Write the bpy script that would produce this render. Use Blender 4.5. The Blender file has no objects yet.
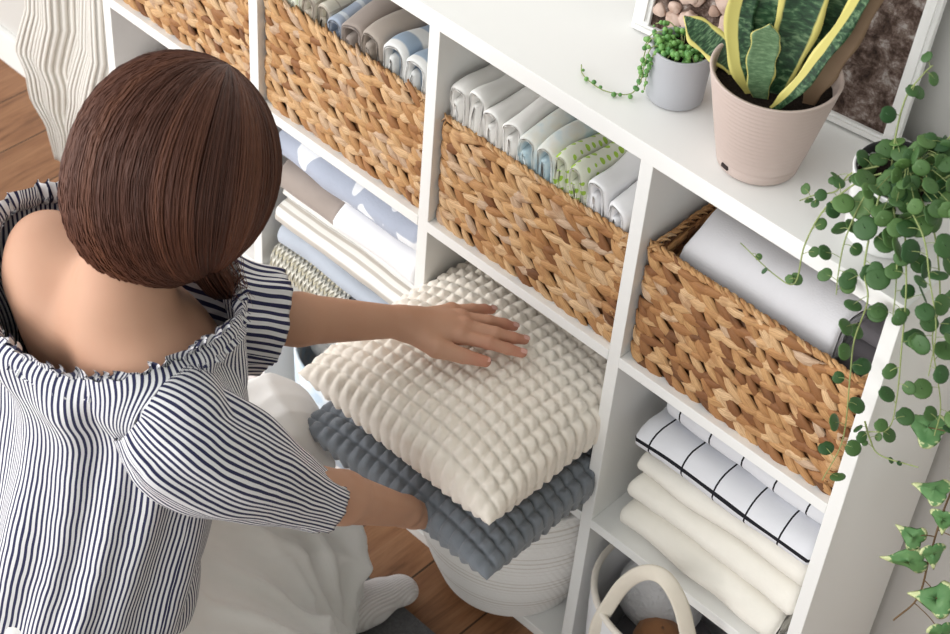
import bpy, math, random
import numpy as np
from mathutils import Vector, Matrix
random.seed(7)
rng = np.random.default_rng(7)
S = bpy.context.scene
COL = S.collection
PI = math.pi

# ------------------------------------------------------------------ camera, light, exposure
U = 0.38                       # one shelf pitch in metres
Z0 = 2.835 * U                 # underside of the top board
cam_data = bpy.data.cameras.new('camera')
cam = bpy.data.objects.new('camera', cam_data); COL.objects.link(cam)
R = Matrix(((0.71730167, 0.69360569, 0.06625298), (0.52160371, -0.47150274, -0.71106592), (-0.46196091, 0.54460657, -0.699997)))
M3 = Matrix((R[0], -R[1], -R[2])).transposed()
cam.matrix_world = Matrix.Translation((1.02572509, -1.50387453, 2.54487295)) @ M3.to_4x4()
cam_data.sensor_width = 36
cam_data.lens = 1830.0 / 950 * 36
cam_data.clip_start = 0.05
cam_data.dof.use_dof = True
cam_data.dof.focus_distance = 2.5
cam_data.dof.aperture_fstop = 9.0
S.camera = cam
S.view_settings.view_transform = 'Standard'
S.view_settings.look = 'None'
S.view_settings.exposure = 0.23
S.view_settings.gamma = 1
S.view_settings.use_curve_mapping = False
w = bpy.data.worlds.new('world'); S.world = w; w.use_nodes = True
_nt = w.node_tree; _tc = _nt.nodes.new('ShaderNodeTexCoord'); _sp = _nt.nodes.new('ShaderNodeVectorMath'); _sp.operation = 'DOT_PRODUCT'; _sp.inputs[1].default_value = (0.72, 0.58, 0.38); _rp = _nt.nodes.new('ShaderNodeValToRGB'); _mr = _nt.nodes.new('ShaderNodeMapRange')
_nt.links.new(_tc.outputs['Generated'], _sp.inputs[0]); _nt.links.new(_sp.outputs['Value'], _mr.inputs[0]); _mr.inputs[1].default_value = -1; _mr.inputs[2].default_value = 1
_nt.links.new(_mr.outputs[0], _rp.inputs[0]); _rp.color_ramp.elements[0].color = (1.0, 1.0, 1.0, 1); _rp.color_ramp.elements[1].color = (0.06, 0.068, 0.052, 1); _rp.color_ramp.elements[1].position = 0.78; _e = _rp.color_ramp.elements.new(0.52); _e.color = (0.46, 0.46, 0.45, 1)
_nt.links.new(_rp.outputs[0], _nt.nodes['Background'].inputs[0]); _nt.nodes['Background'].inputs[1].default_value = 2.05

def area(name, loc, target, size, power, color):
    d = bpy.data.lights.new(name, 'AREA'); d.shape = 'RECTANGLE'; d.size, d.size_y = size; d.energy = power; d.color = color
    o = bpy.data.objects.new(name, d); COL.objects.link(o); o.location = loc
    o.rotation_euler = (Vector(target) - Vector(loc)).to_track_quat('-Z', 'Y').to_euler()
area('window_daylight', (-3.3, -5.0, 2.0), (-0.2, 0.1, 0.5), (3.6, 2.6), 150, (1.0, 0.975, 0.94))
area('ceiling_bounce', (-0.6, -0.9, 4.2), (-0.2, 0.0, 0.5), (2.5, 2.5), 6, (1.0, 0.98, 0.95))

# ------------------------------------------------------------------ helpers
class NT:
    """small builder for node materials"""
    def __init__(s, name, rough=0.8, spec=0.3, sheen=0.0, sss=0.0):
        s.m = bpy.data.materials.new(name); s.m.use_nodes = True
        s.t = s.m.node_tree; s.b = s.t.nodes['Principled BSDF']
        s.b.inputs['Roughness'].default_value = rough
        s.b.inputs['Specular IOR Level'].default_value = spec
        if sheen: s.b.inputs['Sheen Weight'].default_value = sheen; s.b.inputs['Sheen Roughness'].default_value = 0.5
        if sss: s.b.inputs['Subsurface Weight'].default_value = sss; s.b.inputs['Subsurface Radius'].default_value = (0.02, 0.007, 0.004); s.b.inputs['Subsurface Scale'].default_value = 1
    def n(s, typ, **kw):
        nd = s.t.nodes.new(typ)
        for k, v in kw.items(): setattr(nd, k, v)
        return nd
    def put(s, sock, v):
        if isinstance(v, bpy.types.NodeSocket): s.t.links.new(v, sock)
        else:
            if isinstance(v, (tuple, list)) and len(v) == 3 and sock.type == 'RGBA': v = (*v, 1)
            sock.default_value = v
    def math(s, op, a, b=0.0, c=0.0):
        nd = s.n('ShaderNodeMath', operation=op); s.put(nd.inputs[0], a); s.put(nd.inputs[1], b); s.put(nd.inputs[2], c); return nd.outputs[0]
    def mix(s, f, a, b):
        nd = s.n('ShaderNodeMix', data_type='RGBA'); s.put(nd.inputs[0], f); s.put(nd.inputs[6], a); s.put(nd.inputs[7], b); return nd.outputs[2]
    def uv(s): return s.n('ShaderNodeTexCoord').outputs['UV']
    def obj(s): return s.n('ShaderNodeTexCoord').outputs['Object']
    def sep(s, v): nd = s.n('ShaderNodeSeparateXYZ'); s.put(nd.inputs[0], v); return nd.outputs
    def comb(s, x, y, z=0.0): nd = s.n('ShaderNodeCombineXYZ'); s.put(nd.inputs[0], x); s.put(nd.inputs[1], y); s.put(nd.inputs[2], z); return nd.outputs[0]
    def noise(s, vec, scale, detail=3, rough=0.5, dist=0.0):
        nd = s.n('ShaderNodeTexNoise'); s.put(nd.inputs['Vector'], vec); nd.inputs['Scale'].default_value = scale
        nd.inputs['Detail'].default_value = detail; nd.inputs['Roughness'].default_value = rough; nd.inputs['Distortion'].default_value = dist; return nd.outputs[0]
    def vor(s, vec, scale, out=0, rnd=1.0):
        nd = s.n('ShaderNodeTexVoronoi'); s.put(nd.inputs['Vector'], vec); nd.inputs['Scale'].default_value = scale; nd.inputs['Randomness'].default_value = rnd; return nd.outputs[out]
    def ramp(s, f, stops, interp='LINEAR'):
        nd = s.n('ShaderNodeValToRGB'); nd.color_ramp.interpolation = interp; s.put(nd.inputs[0], f)
        e = nd.color_ramp.elements
        while len(e) < len(stops): e.new(0.5)
        for i, (p, c) in enumerate(stops): e[i].position = p; e[i].color = (*c, 1)
        return nd.outputs[0]
    def step(s, x, a, b):
        nd = s.n('ShaderNodeMapRange'); s.put(nd.inputs[0], x); nd.inputs[1].default_value = a; nd.inputs[2].default_value = b; return nd.outputs[0]
    def attr(s, name): return s.n('ShaderNodeAttribute', attribute_name=name).outputs['Fac']
    def base(s, c): s.put(s.b.inputs['Base Color'], c); return s
    def bump(s, h, strength=0.3, dist=0.001):
        nd = s.n('ShaderNodeBump'); nd.inputs['Strength'].default_value = strength; nd.inputs['Distance'].default_value = dist
        s.put(nd.inputs['Height'], h); s.t.links.new(nd.outputs[0], s.b.inputs['Normal']); return s

def plain(name, c, rough=0.6, spec=0.3, **kw): return NT(name, rough, spec, **kw).base(c).m
def cloth_mat(name, c, sc=500, var=0.06, **kw):
    t = NT(name, 0.9, 0.15, sheen=0.15, **kw)
    c2 = tuple(x * (1 - var) for x in c)
    t.base(t.mix(t.noise(t.obj(), 40), c, c2)); t.bump(t.noise(t.obj(), sc, 2), 0.5, 0.0008); return t.m

def mesh_obj(name, V, F, mat, parent=None, uv=None, smooth=True, attr=None):
    me = bpy.data.meshes.new(name)
    me.from_pydata([tuple(map(float, v)) for v in V], [], [tuple(map(int, f)) for f in F])
    if uv is not None:
        L = me.uv_layers.new(name='UVMap'); idx = np.empty(len(me.loops), np.int32); me.loops.foreach_get('vertex_index', idx)
        L.data.foreach_set('uv', np.asarray(uv, np.float32)[idx].ravel())
    if attr is not None:
        a = me.attributes.new('var', 'FLOAT', 'POINT'); a.data.foreach_set('value', np.asarray(attr, np.float32))
    me.materials.append(mat)
    if smooth: me.polygons.foreach_set('use_smooth', [True] * len(me.polygons))
    me.update()
    o = bpy.data.objects.new(name, me); COL.objects.link(o)
    if parent is not None: o.parent = parent
    return o

class MB:
    """mesh builder collecting pieces into one mesh"""
    def __init__(s): s.V = []; s.F = []; s.UV = []; s.A = []; s.n = 0
    def add(s, V, F, uv=None, a=0.5):
        V = np.asarray(V, float).reshape(-1, 3)
        s.V.append(V); s.F += [tuple(i + s.n for i in f) for f in F]
        s.UV.append(np.zeros((len(V), 2)) if uv is None else np.asarray(uv, float).reshape(-1, 2))
        s.A.append(np.full(len(V), a) if np.isscalar(a) else np.asarray(a)); s.n += len(V)
    def grid(s, P, uv=None, closed_u=False, closed_v=False, a=0.5, cap=False):
        nu, nv = P.shape[:2]; F = []
        for i in range(nu if closed_u else nu - 1):
            for j in range(nv if closed_v else nv - 1):
                i2 = (i + 1) % nu; j2 = (j + 1) % nv
                F.append((i * nv + j, i2 * nv + j, i2 * nv + j2, i * nv + j2))
        if cap:
            F.append(tuple(range(nv))[::-1]); F.append(tuple((nu - 1) * nv + k for k in range(nv)))
        s.add(P.reshape(-1, 3), F, None if uv is None else uv.reshape(-1, 2), a)
    def box(s, x0, x1, y0, y1, z0, z1, bev=0.0012, a=0.5):
        b = min(bev, (x1 - x0) / 3, (y1 - y0) / 3, (z1 - z0) / 3)
        bm = bmesh_box(x1 - x0, y1 - y0, z1 - z0, b)
        V = bm[0] + np.array([(x0 + x1) / 2, (y0 + y1) / 2, (z0 + z1) / 2]); s.add(V, bm[1], V[:, :2], a)
    def tube(s, pts, r, n=8, a=0.5, cap=True):
        P = np.asarray(pts, float); m = len(P); r = np.full(m, r) if np.isscalar(r) else np.asarray(r)
        T = np.gradient(P, axis=0); T /= np.linalg.norm(T, axis=1)[:, None] + 1e-12
        up = np.array([0, 0, 1.]) if abs(T[0][2]) < 0.9 else np.array([1., 0, 0]); G = np.zeros((m, n, 3))
        x = np.cross(T[0], up); x /= np.linalg.norm(x); L = 0; UVs = np.zeros((m, n, 2))
        for i in range(m):
            x = x - T[i] * (x @ T[i]); x /= np.linalg.norm(x) + 1e-12; y = np.cross(T[i], x)
            an = np.arange(n) / n * 2 * PI
            G[i] = P[i] + r[i] * (np.cos(an)[:, None] * x + np.sin(an)[:, None] * y)
            if i: L += np.linalg.norm(P[i] - P[i - 1])
            UVs[i, :, 0] = L; UVs[i, :, 1] = np.arange(n) / n
        s.grid(G, UVs, closed_v=True, a=a, cap=cap)
    def lathe(s, prof, c=(0, 0, 0), n=48, a=0.5, rfun=None):
        prof = np.asarray(prof, float); an = np.arange(n) / n * 2 * PI; G = np.zeros((len(prof), n, 3)); UVs = np.zeros((len(prof), n, 2))
        for i, (r, z) in enumerate(prof):
            rr = r if rfun is None else r * rfun(an, z)
            G[i, :, 0] = c[0] + rr * np.cos(an); G[i, :, 1] = c[1] + rr * np.sin(an); G[i, :, 2] = c[2] + z
            UVs[i, :, 0] = an; UVs[i, :, 1] = z
        s.grid(G, UVs, closed_v=True, a=a)
    def ball(s, c, r, n=8, a=0.5):
        r = np.full(3, r) if np.isscalar(r) else np.asarray(r)
        th = np.linspace(0.08, PI - 0.08, n); ph = np.arange(n + 2) / (n + 2) * 2 * PI
        G = np.stack([np.outer(np.sin(th), np.cos(ph)) * r[0], np.outer(np.sin(th), np.sin(ph)) * r[1], np.outer(np.cos(th), np.ones(n + 2)) * r[2]], -1) + np.asarray(c)
        s.grid(G, None, closed_v=True, a=a, cap=True)
    def build(s, name, mat, parent=None, smooth=True):
        return mesh_obj(name, np.concatenate(s.V), s.F, mat, parent, np.concatenate(s.UV), smooth, np.concatenate(s.A))

import bmesh
def bmesh_box(x, y, z, b):
    bm = bmesh.new(); bmesh.ops.create_cube(bm, size=1)
    bmesh.ops.scale(bm, vec=(x, y, z), verts=bm.verts)
    if b > 0: bmesh.ops.bevel(bm, geom=bm.edges[:], offset=b, segments=2, profile=0.6, affect='EDGES')
    bm.verts.ensure_lookup_table(); bm.verts.index_update()
    V = np.array([v.co[:] for v in bm.verts]); F = [tuple(v.index for v in f.verts) for f in bm.faces]; bm.free(); return V, F

def empty(name, loc, label, cat, group=None):
    o = bpy.data.objects.new(name, None); COL.objects.link(o); o.location = loc; o.empty_display_size = 0.05
    return tag(o, label, cat, group)
def tag(o, label=None, cat=None, group=None, kind=None):
    if label: o['label'] = label
    if cat: o['category'] = cat
    if group: o['group'] = group
    if kind: o['kind'] = kind
    return o
def root_of(parts, name, loc, label, cat, group=None):
    """parts are built in world coordinates; re-base them on an Empty at loc"""
    e = empty(name, loc, label, cat, group)
    for p in parts: p.parent = e; p.matrix_parent_inverse = Matrix.Translation(-Vector(loc))
    return e

_w = rng.normal(size=(6, 14, 3)); _p = rng.uniform(0, 6.28, (6, 14))
def nz(P, scale, seed=0):
    """smooth vector noise from random waves, about -1..1"""
    P = np.asarray(P, float); k = seed % 6
    return np.sin(P @ (_w[k].T * scale) + _p[k] + seed * 1.7).sum(-1) / 5.0
def smooth_path(pts, n):
    """Catmull-Rom through pts"""
    P = np.asarray(pts, float); P = np.vstack([2 * P[0] - P[1], P, 2 * P[-1] - P[-2]]); m = len(P) - 3; out = []
    for t in np.linspace(0, m - 1e-9, n):
        i = int(t); f = t - i; a, b, c, d = P[i:i + 4]
        out.append(0.5 * (2 * b + (c - a) * f + (2 * a - 5 * b + 4 * c - d) * f * f + (3 * b - a - 3 * c + d) * f ** 3))
    return np.array(out)

# signed-distance body builder: round cones and ellipsoids blended, meshed by surface nets
def sdf_mesh(lo, hi, h, prims, disp=None):
    lo = np.array(lo, float); hi = np.array(hi, float); n = np.ceil((hi - lo) / h).astype(int) + 1
    F = np.full(n, 0.2, np.float32); ax = [lo[i] + h * np.arange(n[i]) for i in range(3)]
    for pr in prims:
        k = pr.get('k', 0.01)
        if 'a' in pr:
            a = np.array(pr['a'], float); b = np.array(pr['b'], float); ra, rb = pr['r']; m = max(ra, rb) + k * 2 + 0.02
            l, u = np.minimum(a, b) - m, np.maximum(a, b) + m
        else:
            c = np.array(pr['c'], float); rad = np.array(pr['rad'], float); m = rad.max() + k * 2 + 0.02; l, u = c - m, c + m
        i0 = np.clip(np.floor((l - lo) / h).astype(int), 0, n); i1 = np.clip(np.ceil((u - lo) / h).astype(int) + 1, 0, n)
        if (i1 <= i0).any(): continue
        sl = tuple(slice(i0[q], i1[q]) for q in range(3))
        P = np.stack(np.meshgrid(*[ax[q][sl[q]] for q in range(3)], indexing='ij'), -1)
        if 'a' in pr:
            ab = b - a; t = np.clip(((P - a) @ ab) / (ab @ ab), 0, 1)
            d = np.linalg.norm(P - a - t[..., None] * ab, axis=-1) - (ra + (rb - ra) * t)
        else:
            Q = P - c
            if 'rot' in pr: Q = Q @ np.array(pr['rot'])
            q = Q / rad; k0 = np.linalg.norm(q, axis=-1); k1 = np.linalg.norm(Q / rad ** 2, axis=-1) + 1e-9; d = k0 * (k0 - 1) / k1
        f = F[sl]
        if pr.get('sub'):
            hh = np.clip(0.5 - 0.5 * (f + d) / k, 0, 1); F[sl] = f * (1 - hh) - d * hh + k * hh * (1 - hh)
        else:
            hh = np.clip(0.5 + 0.5 * (d - f) / k, 0, 1); F[sl] = d * (1 - hh) + f * hh - k * hh * (1 - hh)
    s = F < 0
    c8 = np.zeros(tuple(n - 1), np.int8)
    for dx in (0, 1):
        for dy in (0, 1):
            for dz in (0, 1): c8 += s[dx:n[0] - 1 + dx, dy:n[1] - 1 + dy, dz:n[2] - 1 + dz]
    cells = np.argwhere((c8 > 0) & (c8 < 8)); idx = -np.ones(tuple(n - 1), np.int32); idx[tuple(cells.T)] = np.arange(len(cells))
    acc = np.zeros((len(cells), 3)); cnt = np.zeros(len(cells))
    cor = [(i, j, k) for i in (0, 1) for j in (0, 1) for k in (0, 1)]
    for A in cor:
        for q in range(3):
            if A[q]: continue
            B = list(A); B[q] = 1
            fa = F[tuple((cells + A).T)]; fb = F[tuple((cells + B).T)]; cr = (fa < 0) != (fb < 0)
            t = np.where(cr, fa / np.where(cr, fa - fb, 1), 0)
            pt = np.tile(np.array(A, float), (len(cells), 1)); pt[:, q] += t
            acc[cr] += pt[cr]; cnt[cr] += 1
    V = lo + h * (cells + acc / cnt[:, None]); Q = []
    for q in range(3):
        r, t = (q + 1) % 3, (q + 2) % 3
        sa = [slice(1, -1)] * 3; sa[q] = slice(0, n[q] - 1); sb = list(sa); sb[q] = slice(1, n[q])
        a = s[tuple(sa)]; b = s[tuple(sb)]; e = np.argwhere(a != b); off = np.array([1, 1, 1]); off[q] = 0; e = e + off
        fl = s[tuple(e.T)]
        def ci(dr, dt):
            c = e.copy(); c[:, r] -= dr; c[:, t] -= dt; return idx[tuple(c.T)]
        f4 = np.stack([ci(1, 1), ci(0, 1), ci(0, 0), ci(1, 0)], -1)
        f4[~fl] = f4[~fl][:, ::-1]; Q.append(f4)
    return V, np.concatenate(Q)

# ------------------------------------------------------------------ materials
M = {}
M['white'] = plain('white_laminate', (0.86, 0.86, 0.845), 0.38, 0.4)
t = NT('wall_paint', 0.9, 0.1); t.base(t.mix(t.noise(t.obj(), 3), (0.62, 0.61, 0.585), (0.58, 0.57, 0.55))); t.bump(t.noise(t.obj(), 220), 0.15, 0.001); M['wall'] = t.m
t = NT('wood_floor', 0.42, 0.35)
o = t.sep(t.obj()); row = t.math('FLOOR', t.math('DIVIDE', o[0], 0.14))
ty = t.math('DIVIDE', t.math('ADD', o[1], t.math('MULTIPLY', t.math('FRACT', t.math('MULTIPLY', row, 0.618)), 1.3)), 1.25)
pid = t.math('ADD', t.math('MULTIPLY', row, 3.17), t.math('MULTIPLY', t.math('FLOOR', ty), 7.7))
g = t.noise(t.comb(t.math('MULTIPLY', o[0], 14.0), t.math('MULTIPLY', o[1], 1.6), pid), 3.0, 5, 0.65, 0.6)
fine = t.noise(t.comb(t.math('MULTIPLY', o[0], 90.0), t.math('MULTIPLY', o[1], 5.0), pid), 3.0, 3, 0.6)
cx = t.ramp(g, [(0.30, (0.11, 0.047, 0.021)), (0.45, (0.27, 0.125, 0.058)), (0.62, (0.36, 0.18, 0.088)), (0.8, (0.43, 0.235, 0.125))])
cx = t.mix(t.math('MULTIPLY', t.step(fine, 0.45, 0.7), 0.35), cx, (0.16, 0.07, 0.03))
cx = t.mix(t.math('MULTIPLY', t.math('FRACT', t.math('MULTIPLY', pid, 0.37)), 0.35), cx, (0.20, 0.092, 0.043))
gap = t.math('GREATER_THAN', t.math('ABSOLUTE', t.math('SUBTRACT', t.math('FRACT', t.math('DIVIDE', o[0], 0.14)), 0.5)), 0.487)
gap2 = t.math('GREATER_THAN', t.math('ABSOLUTE', t.math('SUBTRACT', t.math('FRACT', ty), 0.5)), 0.4985)
gp = t.math('MAXIMUM', gap, gap2)
t.base(t.mix(gp, cx, (0.05, 0.025, 0.012))); t.bump(t.math('SUBTRACT', fine, gp), 0.3, 0.001); M['floor'] = t.m

# ------------------------------------------------------------------ setting
b = MB(); b.box(-3.2, 2.2, -2.6, 0.31, -0.04, 0.0, 0); b.build('floor', M['floor'], smooth=False); tag(bpy.data.objects['floor'], kind='structure')
b = MB(); b.box(-3.2, 2.2, 0.29, 0.34, 0.0, 2.9, 0); b.build('wall_back', M['wall'], smooth=False); tag(bpy.data.objects['wall_back'], kind='structure')
b = MB(); b.box(-3.2, -1.16, 0.274, 0.29, 0.0, 0.085, 0.003); b.box(0.42, 2.2, 0.274, 0.29, 0.0, 0.085, 0.003); b.build('baseboard_back', M['white'], smooth=False); tag(bpy.data.objects['baseboard_back'], kind='structure')

# ------------------------------------------------------------------ shelving unit
T = 0.0205; SH = 0.0195; D = 0.261
z_s1 = 0.7297; z_s2 = 0.3735; ZT = Z0 + 0.028
parts = []
unit = empty('shelving_unit', (-0.36, 0.13, 0), 'long white open cube shelving unit with four columns of baskets and linens', 'shelf')
def upart(name, *bx, bev=0.0012):
    b = MB(); b.box(*bx, bev); o = b.build(name, M['white'], smooth=False); o.parent = unit; o.matrix_parent_inverse = Matrix.Translation(-unit.location); return o
upart('top_board', -3 * U - 0.001, U + T + 0.001, -0.001, D, Z0, ZT)
upart('bottom_board', -3 * U + T, U, 0, D, 0.0, 0.022)
for k in (-3, 1): upart('side_panel', k * U, k * U + T, 0, D, 0, Z0)
for k in (-2, -1, 0): upart('divider', k * U, k * U + T, 0.0006, D, 0.022, Z0)
for k in (-3, -2, -1, 0):
    for zz in (z_s1, z_s2): upart('shelf_board', k * U + T, (k + 1) * U, 0, D, zz - SH, zz)
upart('back_panel', -3 * U + T, U, D - 0.004, D - 0.0005, 0.022, Z0, bev=0)

# ------------------------------------------------------------------ woven baskets
t = NT('water_hyacinth', 0.55, 0.3)
u = t.sep(t.uv()); fib = t.noise(t.comb(t.math('MULTIPLY', u[0], 60.0), t.math('MULTIPLY', u[1], 900.0), t.math('MULTIPLY', t.attr('var'), 40.0)), 1.0, 3, 0.6)
c = t.ramp(t.attr('var'), [(0.0, (0.06, 0.026, 0.010)), (0.08, (0.19, 0.075, 0.028)), (0.3, (0.42, 0.205, 0.078)), (0.6, (0.61, 0.36, 0.16)), (0.85, (0.74, 0.51, 0.29)), (1.0, (0.58, 0.42, 0.29))])
blo = t.noise(t.obj(), 45, 3)
c = t.mix(t.math('MULTIPLY', t.step(blo, 0.52, 0.72), 0.6), c, (0.32, 0.135, 0.05))
c = t.mix(t.math('MULTIPLY', t.step(fib, 0.40, 0.70), 0.65), c, (0.24, 0.11, 0.045)); t.base(c); t.bump(fib, 0.6, 0.0012); M['weave'] = t.m

def leaf_seg(b, c, d, wdir, nrm, L, W, H, a):
    n = 7; m = 6; G = np.zeros((n, m, 3)); uv = np.zeros((n, m, 2)); bend = random.uniform(-0.18, 0.18)
    for i in range(n):
        s = -1 + 2 * i / (n - 1); wv = (1 - abs(s) ** 1.5) ** 0.9 if abs(s) < 1 else 0.0; wv = max(wv, 0.10)
        cc = c + d * (s * L) + wdir * (bend * L * (1 - s * s)) + nrm * (H * (0.9 - 2.0 * s * s * 0.85))
        for j in range(m):
            an = 2 * PI * j / m; G[i, j] = cc + wdir * (math.cos(an) * W * wv) + nrm * (math.sin(an) * H * (0.35 + 0.65 * wv)); uv[i, j] = (s * L, math.cos(an) * W)
    b.grid(G, uv, closed_v=True, a=a, cap=True)
def weave_panel(b, o, ex, ez, nrm, Wd, Hd, rp=0.0150, cp=0.0215, tone=0.0, L=0.0330):
    o, ex, ez, nrm = map(lambda q: np.array(q, float), (o, ex, ez, nrm)); nr = int(round(Hd / rp)); nc = int(round(Wd / cp))
    for r in range(nr):
        for k in range(nc + 1):
            sg = 1 if r % 2 else -1; th = math.radians((random.uniform(-48, -34) if sg < 0 else random.uniform(2, 18)))
            x = (k + (0.5 if (r // 2) % 2 else 0.0) * 0.6 + random.uniform(-.12, .12)) * Wd / nc; z = (r + 0.5) * Hd / nr + random.uniform(-.001, .001)
            if x < 0.008 or x > Wd - 0.006: x = min(max(x, 0.010), Wd - 0.010)
            d = ex * math.cos(th) + ez * math.sin(th); wd = -ex * math.sin(th) + ez * math.cos(th)
            Lr = L * random.uniform(.85, 1.12); Lr = min(Lr, (min(x, Wd - x) + .006) / math.cos(th))
            a = min(1, max(0.04, random.gauss(0.57 + tone, 0.26)))
            if random.random() < 0.07: a = random.uniform(0.05, 0.2)
            leaf_seg(b, o + ex * x + ez * z + nrm * random.uniform(-.001, .0015), d, wd, nrm, Lr, 0.0096 * random.uniform(.75, 1.2), 0.0042, a)
def basket(x0, x1, z0, z1, y0, y1, label, tone=0.0):
    b = MB(); w_ = 0.007
    a = 0.02
    b.box(x0 + .004, x1 - .004, y0 + .005, y0 + .009, z0, z1 - .004, 0, a); b.box(x0 + .004, x1 - .004, y1 - .009, y1 - .005, z0, z1 - .004, 0, a)
    b.box(x0 + .004, x0 + .008, y0 + .005, y1 - .005, z0, z1 - .004, 0, a); b.box(x1 - .008, x1 - .004, y0 + .005, y1 - .005, z0, z1 - .004, 0, a); b.box(x0 + .004, x1 - .004, y0 + .005, y1 - .005, z0, z0 + .004, 0, a)
    W_ = x1 - x0; H_ = z1 - z0; Dp = y1 - y0
    weave_panel(b, (x0, y0 + .005, z0 + .002), (1, 0, 0), (0, 0, 1), (0, -1, 0), W_, H_ - .006, tone=tone)
    weave_panel(b, (x1 - .004, y0 + .004, z0 + .002), (0, 1, 0), (0, 0, 1), (1, 0, 0), Dp - .008, H_ - .006, tone=tone)
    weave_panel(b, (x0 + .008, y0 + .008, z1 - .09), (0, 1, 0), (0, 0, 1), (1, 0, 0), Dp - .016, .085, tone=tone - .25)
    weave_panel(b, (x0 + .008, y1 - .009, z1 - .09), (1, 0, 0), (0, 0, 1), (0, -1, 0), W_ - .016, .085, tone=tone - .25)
    o1 = b.build('woven_body', M['weave'])
    b = MB()
    for (p, q) in (((x0, y0), (x1, y0)), ((x1, y0), (x1, y1)), ((x1, y1), (x0, y1)), ((x0, y1), (x0, y0))):
        p = np.array([*p, z1]); q = np.array([*q, z1]); ln = np.linalg.norm(q - p); ex = (q - p) / ln; cen = np.array([(x0 + x1) / 2, (y0 + y1) / 2, z1])
        inn = np.cross([0, 0, 1.], ex); p = p + inn * 0.0055; n_ = int(ln / 0.013)
        for k in range(n_):
            c_ = p + ex * ((k + .5) * ln / n_)
            for s_ in (0, 1):
                th = math.radians(25); up = np.array([0, 0, 1.]) if s_ == 0 else -inn; sd = -inn if s_ == 0 else np.array([0, 0, -1.])
                d = ex * math.cos(th) + sd * math.sin(th); wd = np.cross(up, d)
                leaf_seg(b, c_ + up * .0010, d, wd, up, .0125, .0038, .0026, min(1, max(.1, random.gauss(.6 + tone, .15))))
    o2 = b.build('braided_rim', M['weave'])
    return root_of([o1, o2], 'woven_basket', ((x0 + x1) / 2, (y0 + y1) / 2, z0), label, 'basket', 'water hyacinth baskets in the top row')
zf = z_s1 + 0.001; zh = z_s1 + 0.198; e_ = 0.012
basket(-3 * U + T + .004, -2 * U - .006, zf, zh, e_, .235, 'golden woven water hyacinth basket above the woman\'s head, leftmost of its row', .06)
basket(-2 * U + T + .004, -1 * U - .006, zf, zh + .005, e_, .235, 'golden woven basket holding green, taupe and blue striped folded cloths', .05)
basket(-1 * U + T + .007, -.006, zf, zh - .004, e_, .235, 'golden woven basket holding white, pastel and green dotted folded cloths', .03)
basket(T + .008, U - .008, zf, zh + .012, e_, .235, 'reddish woven basket holding one long pale rolled blanket', -.10)

# ------------------------------------------------------------------ folded textiles
def ribbon(name, path, thick, length, frame, mat, nx=40, wob=0.003, seed=0, taper=0.0, label=None, cat='towel', group=None, sag=None, round_ends=True):
    """sheet of given thickness following a 2-D path, extruded; frame maps (a, b, along) -> world"""
    P = smooth_path(path, 46); Tn = np.gradient(P, axis=0); Tn /= np.linalg.norm(Tn, axis=1)[:, None]; N = np.stack([-Tn[:, 1], Tn[:, 0]], 1)
    s = np.concatenate([[0], np.cumsum(np.linalg.norm(np.diff(P, axis=0), axis=1))])
    G = np.zeros((nx + 1, 0, 3)); rows = []; uvs = []
    xs = np.concatenate([[0, .006, .02], np.linspace(.05, .95, nx - 5), [.98, .994, 1]])
    for i, x in enumerate(xs):
        th = thick * (1.0 if not round_ends else min(1, (max(min(x, 1 - x), 0) / .022) ** .5 * .85 + .25))
        q = P
        up = q + N * th / 2; dn = (q - N * th / 2)[::-1]
        # round caps at the sheet's two edges
        e1 = q[-1] + Tn[-1] * th * .45; e0 = q[0] - Tn[0] * th * .45
        O = np.vstack([up, e1, dn, e0]); ss = np.concatenate([s, [s[-1] + .004], s[::-1], [-.004]])
        W = np.stack([O[:, 0], O[:, 1], np.full(len(O), x * length)], 1)
        d = nz(W * [1, 1, .6], 38, seed) * wob + nz(W * [1, 1, .5], 90, seed + 1) * wob * .35
        W[:, 0] += d; W[:, 1] += nz(W * [1, 1, .6], 33, seed + 2) * wob
        W[:, 2] += (nz(W * [1, 1, 0], 60, seed + 3) * .004) * (1 if x > .5 else -1) * abs(2 * x - 1)
        if sag: W = sag(W, x)
        rows.append(W); uvs.append(np.stack([np.full(len(O), x * length), ss], 1))
    W = np.array(rows); G = frame(W); b = MB(); b.grid(G, np.array(uvs), closed_v=True, cap=True)
    o = b.build(name, mat)
    if label: tag(o, label, cat, group)
    return o

def recenter(o):
    me = o.data; n = len(me.vertices); co = np.empty(n * 3, np.float32); me.vertices.foreach_get('co', co); co = co.reshape(-1, 3)
    c = (co.min(0) + co.max(0)) / 2; c[2] = co[:, 2].min(); co -= c; me.vertices.foreach_set('co', co.ravel()); me.update(); o.location = c.tolist(); return o

def stripe_mat(name, axis, period, duty, ca, cb, soft=0.03, second=None):
    t = NT(name, 0.9, 0.15, sheen=0.15); u = t.sep(t.uv()); fr = t.math('FRACT', t.math('DIVIDE', u[axis], period))
    f = t.step(t.math('ABSOLUTE', t.math('SUBTRACT', fr, .5)), duty / 2 + soft, duty / 2 - soft)
    t.base(t.mix(f, ca, cb)); t.bump(t.noise(t.obj(), 500, 2), .5, .0008); return t.m
M['cw'] = cloth_mat('white_cotton', (0.91, 0.90, 0.875))
M['cw2'] = cloth_mat('bright_white_terry', (0.92, 0.92, 0.94), 900, .04)
M['cream'] = cloth_mat('cream_linen', (0.85, 0.82, 0.75))
M['taupe'] = cloth_mat('taupe_linen', (0.46, 0.40, 0.35), 700, .15)
M['taupe2'] = cloth_mat('brown_grey_cotton', (0.40, 0.34, 0.305), 700, .12)
M['bluegrey'] = cloth_mat('blue_grey_cotton', (0.50, 0.55, 0.63), 600, .12)
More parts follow.
